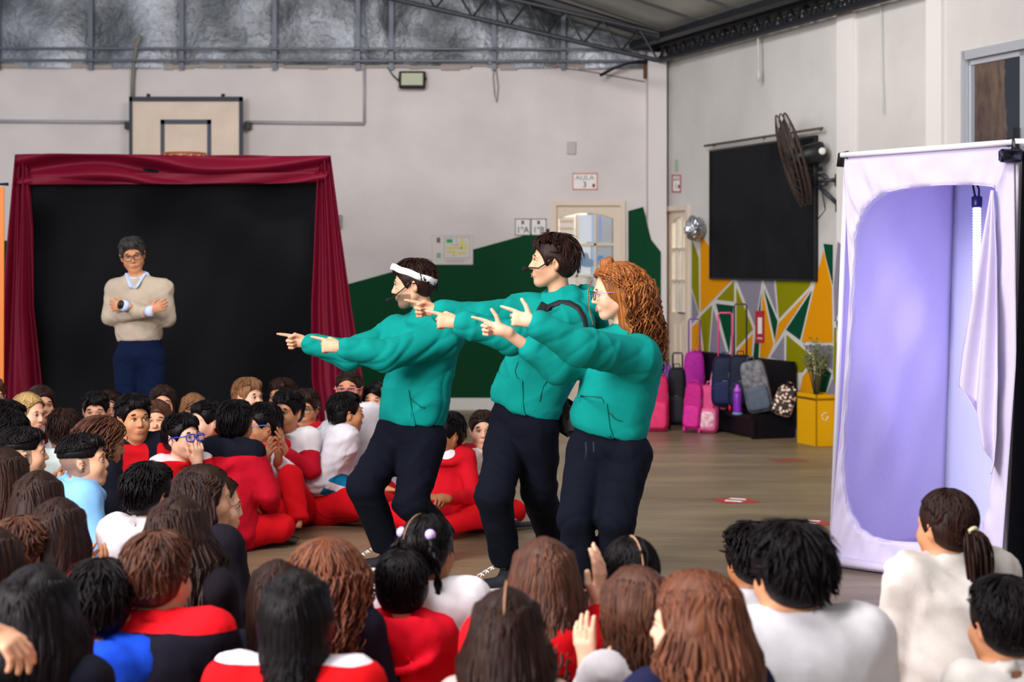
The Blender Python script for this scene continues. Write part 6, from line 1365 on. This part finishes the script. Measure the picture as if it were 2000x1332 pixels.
    if hstyle: hair(hstyle, root, M, hs, hm, seed, bvec=-f, h=.0105, **hk)
    if shoes:
        for i in (0, 1):
            fd = toe[i]-an[i]; 
            if fd.length > .01:
                fd.z = 0; hl_ = an[i]-fd.normalized()*.02; hl_.z = .012
                if legs == 'cross': shoe(root, hl_, fd, .78*k/1.0, mat('shoe_dark', '#1b1d26', .6), mat('shoe_sole_grey', '#77726c', .6), up=(u*(-1 if i == 0 else 1)*.8+V3(0, 0, .6)))
    J['root'] = root; J['f'] = f; J['u'] = u; J['M'] = M
    return J
def yoke(C, J):                                    # white shirt with red shoulders
    z = J['sh'][0].z; return np.where(C[:, 2] > z-.02, 1, 0)
def sleeves(col=1, lo=None):
    def fn(C, J):
        o = np.zeros(len(C), int)
        for i in (0, 1):
            a, b = npv(J['sh'][i]), npv(J['el'][i]); w = npv(J['wr'][i]); ax = b-a; t = ((C-a)@ax)/(ax@ax); d = np.linalg.norm(C-a-np.clip(t, 0, 1)[:, None]*ax, axis=1)
            a2 = w-b; t2 = ((C-b)@a2)/(a2@a2); d2 = np.linalg.norm(C-b-np.clip(t2, 0, 1)[:, None]*a2, axis=1)
            o[((t > .45) & (d < .09)) | ((t2 > 0) & (d2 < .085))] = col
        return o
    return fn
def scrunchie(J, p, col, r=.017):
    b = MB(); n = 20; b.tube([(p[0]+r*math.cos(2*math.pi*i/n), p[1]+.15*r*math.sin(6*math.pi*i/n), p[2]+r*math.sin(2*math.pi*i/n)) for i in range(n)], .0075, 8, True)
    return b.build('hair_tie', mat('tie_'+col, col, .7), J['root'], True, J['M'])
def bobble(J, p, col, r=.016):
    b = MB(); b.lathe([(max(.0005, r*math.sin(math.pi*i/8)), -r*math.cos(math.pi*i/8)) for i in range(9)], 14, Matrix.Translation(p)); return b.build('hair_bobble', mat('bobble_'+col, col, .25), J['root'], True, J['M'])
def parting(J, pts, w=.0035):
    b = MB(); b.tube(pts, w, 6, flat=.5); return b.build('parting', mat('scalp', '#b98d6c', .6), J['root'], True, J['M'])
def cap_arc(x, a0, a1, n=8, r=(.088, .110, .100), c=(0, -.016, .034)):
    return [(x, c[1]+r[1]*math.cos(R(a0+(a1-a0)*i/n))*math.sqrt(max(0, 1-(x/r[0])**2)), c[2]+r[2]*math.sin(R(a0+(a1-a0)*i/n))*math.sqrt(max(0, 1-(x/r[0])**2))) for i in range(n+1)]

# ---- nearest rows, seen from behind
kid('girl with long wavy chestnut hair, face turned aside, nearest the camera', 1352, 1120, 830, 62, 0, 0, .98, byaw=20, sk='fair', hstyle='long', hcol='chestnut', hk=dict(thmax=108, nocurtain=True, L=.52, wave=.05, n=330, vol=2.2, spread=1.28), shirt='#1b1e3c', face=True)
kid('girl with shoulder-length brown hair and white shirt clapping beside the chestnut-haired girl', 1238, 1107, 770, 38, 0, 0, .93, byaw=30, sk='fair', hstyle='long', hcol='brown', hk=dict(L=.19, wave=.03, n=260, vol=1.5), shirt=WHITE,
    arm_over={0: ((-.20, .02, -.16), (-.105, .07, -.01), ((-.10, .1, 1), (1, .3, 0), 'open', 1, .0045))})
J = kid('girl with two black braids, a pale parting and pink ribbons', 1229, 1050, 690, 14, 0, 0, .90, sk='brown', hstyle='tied', hcol='black', hk=dict(n=260, vol=1.3), shirt='#1a1c2a')
parting(J, cap_arc(.006, 175, 60)); parting(J, [(-.06, -.06, .095), (0, -.075, .115), (.06, -.06, .095)], .0025)
for x in (-1, 1): braid(J['root'], J['M'], [(x*.05, -.095, .02), (x*.062, -.125, -.05), (x*.068, -.14, -.15), (x*.062, -.14, -.27)], .017, HM['black']); bobble(J, (x*.062, -.145, -.12), '#c2186b', .02)
kid('boy with curly black hair and white shirt, half hidden by the broad boy', 1468, 1027, 625, 24, 0, 0, .88, sk='brown', hcol='black', hk=dict(n=420, vol=2.6), shirt=WHITE)
kid('girl with long smooth brown hair over a red hoodie, clapping', 1062, 1054, 720, 6, 0, 0, .98, byaw=-14, sk='fair', hstyle='long', hcol='brown', hk=dict(L=.30, wave=.03, n=330, vol=1.9, spread=1.1), shirt=RED, topkw=dict(hood=1.15, loose=1.6), g=1.15, bdx=.05,
    arm_over={1: ((.20, .06, -.10), (.150, .12, .085), ((.03, .1, 1), (-1, .2, 0), 'clap', -1, .0045))})
kid('broad boy with thick black hair in a white sweater', 1540, 1027, 770, 27, 0, 0, 1.0, byaw=5, sk='medium', hcol='black', hk=dict(n=420, vol=2.6), shirt='#e6e2e6', k=1.12, g=1.22, topkw=dict(loose=1.6))
J = kid('girl with a ponytail in a cream scrunchie and cream sweatshirt beside the white booth', 1845, 955, 640, 34, 0, 0, .93, byaw=18, sk='medium', hstyle='pony', hcol='darkbrown', hk=dict(L=.30, n=330, vol=1.0, tip=(.0, -.115, -.005)), shirt='#cfc8c2', topkw=dict(collar='polo', loose=1.7, wr=.008), legs='kneel', g=1.05,
    arm_over={0: ((-.175, .03, -.22), (-.08, .12, -.33), None)})
scrunchie(J, (0, -.122, -.005), '#e8dcb4', .020)
kid('boy with smooth black hair in a cream shirt before the black curtain', 1958, 1127, 760, 22, 0, 0, .97, byaw=8, sk='medium', hcol='black', hk=dict(n=400, vol=1.5), shirt='#d4cec8', g=1.08)
J = kid('girl with straight dark brown hair and a pale parting in mid front row', 990, 1152, 820, -3, 0, 0, .96, sk='light', hstyle='long', hcol='darkbrown', hk=dict(L=.42, wave=.015, n=330, vol=1.8, spread=1.18), shirt='#c9a79f')
parting(J, cap_arc(0, 92, 150, r=(.095, .127, .118)), .004)
kid('boy with close-cropped black hair in a red hoodie, ears showing', 785, 1072, 660, 2, 0, 0, .92, sk='light', hcol='black', hk=dict(n=500, vol=.8), shirt='#d40d25', topkw=dict(hood=1.2, loose=1.8, wr=.007), g=1.05)
J = kid('girl with two braids tied by lilac bobbles in a white sweater', 838, 1005, 640, -28, 0, 0, .90, byaw=-10, sk='brown', hstyle='tied', hcol='black', hk=dict(n=420, vol=1.1), shirt='#e9e5ea', g=1.12, topkw=dict(loose=1.5))
parting(J, cap_arc(-.03, 60, 165))
for x in (-1, 1): bobble(J, (x*.055, -.085, .075), '#c9b2ee', .019); braid(J['root'], J['M'], [(x*.06, -.095, .06), (x*.085, -.10, -.0), (x*.088, -.09, -.08), (x*.08, -.08, -.15)], .018, HM['black'])
kid('girl with long curly reddish brown hair, left of the cropped boy', 640, 1052, 680, -8, 0, 0, .88, sk='fair', hstyle='curly', hcol='chestnut', hk=dict(L=.36, curl=.008, wave=.02, n=300, vol=1.4, spread=1.05), shirt='#1d1b2b')
kid('girl with dark brown hair behind the black-haired girl in red', 542, 1095, 700, 0, 0, 0, .90, sk='light', hstyle='long', hcol='darkbrown', hk=dict(L=.3, n=220, vol=1.4), shirt='#1a1b28')
kid('girl with straight shiny black hair over a red sweater with white collar', 580, 1114, 830, -2, 0, 0, .95, byaw=-3, sk='light', hstyle='long', hcol='black', hk=dict(L=.27, n=380, vol=1.5, spread=.94, wave=.015), shirt=['#e01018', '#e8e2ea'], topkw=dict(loose=1.6, collar='polo'), slots=lambda C, J: np.where(C[:, 2] > J['neck'].z+.034, 1, 0), g=1.12)
J = kid('boy with short brown hair in a black fleece with a red collar', 312, 1040, 720, -24, 0, 0, .98, byaw=-10, sk='light', hcol='brown', hk=dict(n=420, vol=1.5), shirt=['#12101c', '#d8121e'], topkw=dict(loose=1.6, collar='polo'), slots=lambda C, J: np.where(C[:, 2] > J['neck'].z-.004, 1, 0), g=1.1, k=1.05)
kid('boy with wavy black hair in a royal blue hood and red top', 202, 1097, 730, -14, 0, 0, .97, sk='light', hcol='black', hk=dict(n=450, vol=1.9), shirt=['#e80a10', '#1544c0'], topkw=dict(hood=1.2, loose=1.9), slots=lambda C, J: np.where(C[:, 2] > J['neck'].z-.045, 1, 0), g=1.2)
kid('girl with long straight black hair and a raised hand in the bottom corner', 78, 1107, 820, -12, 0, 0, .97, byaw=-5, sk='light', hstyle='long', hcol='black', hk=dict(L=.48, n=380, vol=2.0, spread=1.2, wave=.015), shirt='#10111c',
    arm_over={0: ((-.24, -.17, -.01), (-.015, -.30, .195), ((1, .0, -.5), (-.3, .3, -1), 'relax', -1, .0045))})
# ---- middle left
kid('boy with tousled brown hair, ear showing, above the raised hand', 48, 1014, 620, -38, 0, 0, .92, sk='light', hcol='brown', hk=dict(n=450, vol=2.2), shirt='#23202c')
kid('girl with dark hair at the picture edge below the brown-haired boy', -14, 1030, 690, -10, 0, 0, .95, sk='light', hstyle='long', hcol='darkbrown', hk=dict(L=.4, n=220, vol=1.6), shirt='#1c1c28')
kid('girl with long dark hair and a red collar beside the tousled brown-haired boy', 118, 975, 610, -14, 0, 0, .92, byaw=-20, sk='medium', hstyle='long', hcol='darkbrown', hk=dict(L=.36, n=300, vol=1.7, spread=1.1), shirt=RED, arms='clap')
kid('girl with smooth dark hair behind the girl with the red collar', 78, 922, 560, -12, 0, 0, .92, sk='medium', hstyle='long', hcol='darkbrown', hk=dict(L=.38, n=260, vol=1.8, spread=1.15), shirt='#7d1522')
kid('girl with auburn-black hair and red sweater at the picture edge', 12, 877, 530, -20, 0, 0, .92, sk='medium', hstyle='long', hcol='darkbrown', hk=dict(L=.38, n=240, vol=1.6, spread=1.1), shirt=RED)
kid('boy with a shaved-side haircut in a light blue hoodie, seen in profile', 165, 845, 455, -82, 6, 0, .98, byaw=-60, sk='light', hstyle='fade', hcol='black', hk=dict(n=400, vol=1.0), shirt='#7fb4ea', topkw=dict(hood=1.2, loose=1.7), shaved=True, g=1.05)
kid('boy with black hair in a white polo shirt in front of the long-haired girl', 292, 905, 520, -36, 0, 0, .95, byaw=-25, sk='light', hcol='black', hk=dict(n=420, vol=1.7), shirt='#e4e0e4', topkw=dict(collar='polo', loose=1.6), g=1.08)
kid('girl in profile with very long wavy dark brown hair', 402, 910, 560, -72, 0, 0, .92, byaw=-40, sk='light', hstyle='long', hcol='darkbrown', hk=dict(L=.58, wave=.045, n=340, vol=1.8, spread=1.15, thmax=105, nocurtain=True), shirt='#17131c', face=True)
kid('second girl in profile just beyond the very long haired girl', 425, 928, 545, -80, -4, 0, .88, byaw=-50, sk='fair', hstyle='long', hcol='darkbrown', hk=dict(L=.40, n=220, vol=1.3, thmax=100, nocurtain=True), shirt='#1b1b28', face=True, off=1)
kid('girl with wavy dark hair below the two girls in profile', 352, 972, 640, -22, 0, 0, .95, sk='light', hstyle='long', hcol='darkbrown', hk=dict(L=.58, wave=.06, n=380, vol=1.9, spread=1.35), shirt='#1a141c')
kid('boy with shaved sides and dark top hair at the left edge, hand at his chin', 48, 832, 440, -70, 2, 0, .96, byaw=-45, sk='light', hstyle='fade', hcol='black', hk=dict(n=400, vol=1.0), shirt='#161826', arms='clap', shaved=True, smile=.4)
kid('boy with straight black hair and lowered head by the picture edge', 12, 800, 425, -60, -24, 0, .94, sk='light', hcol='black', hk=dict(n=320, vol=1.4), shirt='#1a1c28')
kid('boy with black hair beside the blond child', 14, 782, 400, -50, -10, 0, .92, sk='light', hcol='black', hk=dict(n=320, vol=1.4), shirt='#202230')
kid('blond child in three-quarter profile', 58, 767, 345, -118, -6, 0, .93, byaw=-90, sk='fair', hstyle='long', hcol='blond', hk=dict(L=.12, n=200, vol=1.2, thmax=100, nocurtain=True), shirt='#50121c')
kid('smiling girl with dark hair, red tie and white shirt', 80, 752, 335, -150, 0, 0, .93, sk='light', hstyle='long', hcol='darkbrown', hk=dict(L=.30, n=200, vol=1.3), shirt=[WHITE, '#6d1020'], arms='clap', smile=.4, slots=lambda C, J: np.where(np.abs((C-npv(J['neck']))@npv(J['u'])) < .018, 1, 0))
kid('child with dark cropped hair and white shirt seen from behind near the tie girl', 124, 798, 385, 15, 0, 0, .93, sk='medium', hcol='darkbrown', hk=dict(n=360, vol=1.4), shirt='#d9e6e0')
kid('boy with a straight fringe and red and white collar', 187, 765, 322, -172, -6, 0, .93, sk='light', hcol='black', hk=dict(n=300, vol=1.2, bang=.012), shirt=[WHITE, '#c8141e'], topkw=dict(collar='polo'), slots=lambda C, J: np.where(C[:, 2] > J['neck'].z-.01, 1, 0))
kid('girl with dark hair half hidden behind the fringed boy', 213, 761, 308, -165, 0, 0, .92, sk='light', hstyle='long', hcol='darkbrown', hk=dict(L=.3, n=180, vol=1.2), shirt='#d8d0e6')
kid('girl with wavy brown shoulder-length hair bending forward', 205, 815, 420, -75, -14, 0, .93, byaw=-60, sk='medium', hstyle='curly', hcol='brown', hk=dict(L=.13, n=240, vol=1.5, curl=.006, thmax=112), shirt='#12141f', topkw=dict(loose=1.6), face=True)
kid('big boy with black hair in a navy-edged red polo shirt', 262, 770, 385, -148, 0, 0, .98, byaw=-160, sk='medium', hcol='black', hk=dict(n=360, vol=1.5), shirt=['#c8141f', '#11131f'], topkw=dict(collar='polo'), g=1.25, slots=lambda C, J: np.where(((np.abs(np.abs((C-npv(J['neck']))@npv(J['u']))-.085) < .020)) | (C[:, 2] > J['neck'].z+.0), 1, 0))
kid('girl with long dark hair in front of the black backdrop', 318, 751, 318, -172, 0, 0, .94, sk='light', hstyle='long', hcol='darkbrown', hk=dict(L=.32, n=200, vol=1.3), shirt='#2a1a22')
kid('girl with a fringe covering her mouth with her hand', 307, 781, 345, -176, 0, 0, .93, sk='light', hstyle='long', hcol='brown', hk=dict(L=.26, n=200, vol=1.2, bang=.016), shirt='#b8131f',
    arm_over={1: ((.15, .15, -.14), (.03, .135, .035), ((-.1, -.15, 1), (0, -1, .1), 'relax', 1, .005))})
J = kid('girl with light brown hair and round glasses', 378, 768, 318, -165, -4, 0, .92, sk='fair', hstyle='long', hcol='light', hk=dict(L=.26, n=200, vol=1.2), shirt='#40222c'); glasses(J['root'], J['M'], '#6c6064', w=.023, hh=.021)
J = kid('boy with blue glasses in a red sweater, hand at his neck', 357, 808, 385, -128, 4, 0, .96, byaw=-150, sk='fair', hcol='black', hk=dict(n=360, vol=1.5, bang=.006), shirt=['#d3121c', '#e6d6dc'], slots=lambda C, J: np.where(C[:, 2] > J['neck'].z+.004, 1, 0), arms='chin', smile=.4); glasses(J['root'], J['M'], '#2d43c8', th=.0034)
kid('boy with short dark hair looking away behind the boy with blue glasses', 402, 782, 350, 132, 0, 0, .95, byaw=150, sk='fair', hcol='black', hk=dict(n=320, vol=1.1), shirt='#c0141e')
# ---- group by the performers
def jk(C, J): return np.where(C[:, 2] > J['neck'].z-.03, 1, 0)
kid('boy with shiny black hair, back turned, in a red jacket with a navy hood', 462, 783, 372, -18, 0, 0, .98, byaw=-35, sk='medium', hcol='black', hk=dict(n=420, vol=1.7), shirt=['#c4122a', '#11131f'], topkw=dict(hood=1.2, loose=1.9, wr=.008), slots=jk, g=1.12,
    arm_over={0: ((-.2, .05, -.2), (-.06, .22, -.33), None), 1: ((.2, .05, -.2), (.06, .22, -.33), None)})
J = kid('boy with light blue glasses in a white and red jacket, knees drawn up', 512, 787, 352, 118, -6, 0, .95, byaw=-150, sk='medium', hcol='black', hk=dict(n=320, vol=1.5), shirt=['#e3dfe4', '#c8141e'], topkw=dict(collar='polo', loose=1.5, hem=1), slots=lambda C, J: np.where((C[:, 2] > J['sh'][0].z+.0) | (np.abs((C-npv(J['neck']))@npv(J['u'])) < .02), 1, 0), arms='clap',
    legs=([(-.08, .02, .1), (.08, .02, .1)], [(-.06, .30, .33), (.16, .28, .10)], [(-.06, .44, .09), (.0, .44, .07)], [(-.06, .56, .03), (-.12, .48, .03)]), bk=dict(loose=1.6)); glasses(J['root'], J['M'], '#3a7fd0', th=.0032)
kid('boy with sandy hair looking aside, behind the group', 486, 738, 322, -128, 0, 0, .93, sk='fair', hcol='light', hk=dict(n=320, vol=1.3), shirt='#d8dcd4')
kid('smiling boy clapping in a white shirt with red sleeves', 560, 763, 345, 160, 0, 0, .97, byaw=170, sk='medium', hcol='black', hk=dict(n=360, vol=1.6, bang=.008), shirt=['#e3dfe4', '#b8132a'], slots=sleeves(1), arms='clap', smile=1,
    legs=([(-.08, .02, .1), (.08, .02, .1)], [(-.10, .30, .30), (.14, .27, .12)], [(-.09, .40, .08), (.0, .42, .07)], [(-.09, .54, .03), (-.12, .46, .03)]))
kid('child with dark hair behind the clapping boy', 550, 739, 318, 158, 0, 0, .92, sk='medium', hcol='darkbrown', hk=dict(n=280, vol=1.3), shirt='#22242e')
J = kid('boy with thin-rimmed glasses in a navy and red jacket', 597, 760, 328, 172, -4, 0, .92, sk='medium', hcol='darkbrown', hk=dict(n=280, vol=1.3, bang=.006), shirt=['#141724', '#c01826'], topkw=dict(collar='polo'), slots=lambda C, J: np.where(C[:, 2] > J['sh'][0].z+.01, 1, 0)); glasses(J['root'], J['M'], '#332c30', w=.024, hh=.018)
J = kid('girl with pink glasses and tied-back hair in a white shirt', 681, 721, 322, 176, 0, 0, .96, sk='medium', hstyle='tied', hcol='darkbrown', hk=dict(n=260, vol=.8), shirt='#e4dfe6', topkw=dict(loose=1.5), smile=.4); glasses(J['root'], J['M'], '#d8739a', th=.003)
kid('smiling girl with black hair half hidden behind the man with the headband', 733, 746, 318, 170, 0, 0, .92, sk='light', hstyle='long', hcol='black', hk=dict(L=.28, n=180, vol=1.2), shirt='#e2dce2', smile=1)
def teal_sleeve(C, J):
    o = np.zeros(len(C), int)
    for i in (0, 1):
        b = npv(J['el'][i]); w = npv(J['wr'][i]); a2 = w-b; t2 = ((C-b)@a2)/(a2@a2); d2 = np.linalg.norm(C-b-np.clip(t2, 0, 1)[:, None]*a2, axis=1)
        m = (t2 > -.12) & (d2 < .075); o[m] = 1
        o[m & (np.abs(C[:, 2]-(b[2]+np.clip(t2, 0, 1)*(w[2]-b[2]))+.01) < .018)] = 2
    return o
J = kid('stout boy in a white polo shirt with blue-green striped sleeves, legs crossed', 677, 765, 337, -68, 2, 0, .98, byaw=-72, sk='medium', hcol='black', hk=dict(n=420, vol=1.0), shirt=['#dcd8e0', '#1479ac', '#e8e4e8'], topkw=dict(collar='polo', loose=2.2, wr=.008, h=.010, hem=1), g=1.38, slots=teal_sleeve, face=True,
    lean=.10, arm_over={0: ((-.20, .06, -.24), (-.02, .27, -.30), None), 1: ((.17, -.16, -.21), (.16, .05, -.29), None)}, shoes=False, bk=dict(loose=2.2),
    legs=([(-.08, .02, .12), (.08, .02, .12)], [(-.24, .24, .13), (.30, .20, .14)], [(.06, .34, .08), (-.02, .40, .07)], [(.16, .36, .04), (-.12, .42, .04)]))
mts, msl = mat('shoe_olive', '#4a4a35', .7), mat('gum_sole', '#c98d5f', .6, bump=.4, bscale=90)
o_ = J['root'].location; tp = P(665, 1005, 10.0)-o_; tp.z = .05; shoe(J['root'], P(706, 1000, 10.05)*1-o_-V3(0, 0, (P(706, 1000, 10.05)-o_).z-.062), (-1, -.15, .0), .86, mts, msl, up=(.0, .92, .25))
J = kid('boy in a red hoodie with a white collar cupping his hands, between the performers', 872, 806, 352, 128, -8, 0, .96, byaw=165, sk='brown', hcol='black', hk=dict(n=320, vol=1.5, bang=.008), shirt=['#cf1424', '#e4dfe4'], topkw=dict(hood=1.2, loose=1.6), slots=lambda C, J: np.where((C[:, 2] > J['neck'].z-.01) & (np.linalg.norm(C-npv(J['neck'])-npv(J['f'])*.05, axis=1) < .07), 1, 0),
    arm_over={0: ((-.18, .08, -.19), (-.06, .27, -.18), ((.9, .2, .1), (0, -.3, -1), 'relax', 1, .005)), 1: ((.18, .08, -.19), (.06, .27, -.24), ((-.9, .2, .1), (0, -.3, 1), 'relax', 1, .005))}, shoes=False,
    legs=([(-.08, .02, .1), (.08, .02, .1)], [(-.28, .20, .12), (.26, .20, .12)], [(-.02, .30, .065), (.05, .34, .065)], [(.1, .32, .04), (-.1, .36, .04)]), bk=dict(loose=1.6))
o_ = J['root'].location
for (x_, y_, yy) in ((900, 1000, 9.72), (915, 998, 9.85)):
    h_ = P(x_-18, 1000, yy)-o_; h_.z = .06; shoe(J['root'], h_, (.95, -.3, 0), .66, mat('shoe_dark', '#1b1d26'), mat('cream_sole', '#cbb9a0', .6), up=(-.2, .9, .35))
J = kid('little girl with tied-back brown hair and white sweater staring at the camera', 943, 801, 345, -176, 0, 0, .90, sk='fair', hstyle='tied', hcol='darkbrown', hk=dict(n=300, vol=1.0), shirt=['#e2d9d8', '#c02038'], slots=lambda C, J: np.where(C[:, 2] > J['neck'].z+.014, 1, 0),
    arm_over={1: ((.14, .10, -.17), (-.04, .15, -.05), ((-.1, -.1, 1), (-1, -.3, 0), 'grip', 1, .005)), 0: ((-.14, .10, -.17), (.0, .15, -.09), ((.1, -.1, 1), (1, -.3, 0), 'grip', -1, .005))}, bk=dict(loose=1.5))
kid('child at the picture edge in front of the maroon drape', -16, 738, 330, -150, 0, 0, .92, sk='fair', hcol='brown', hk=dict(n=240, vol=1.2), shirt='#8a1420')
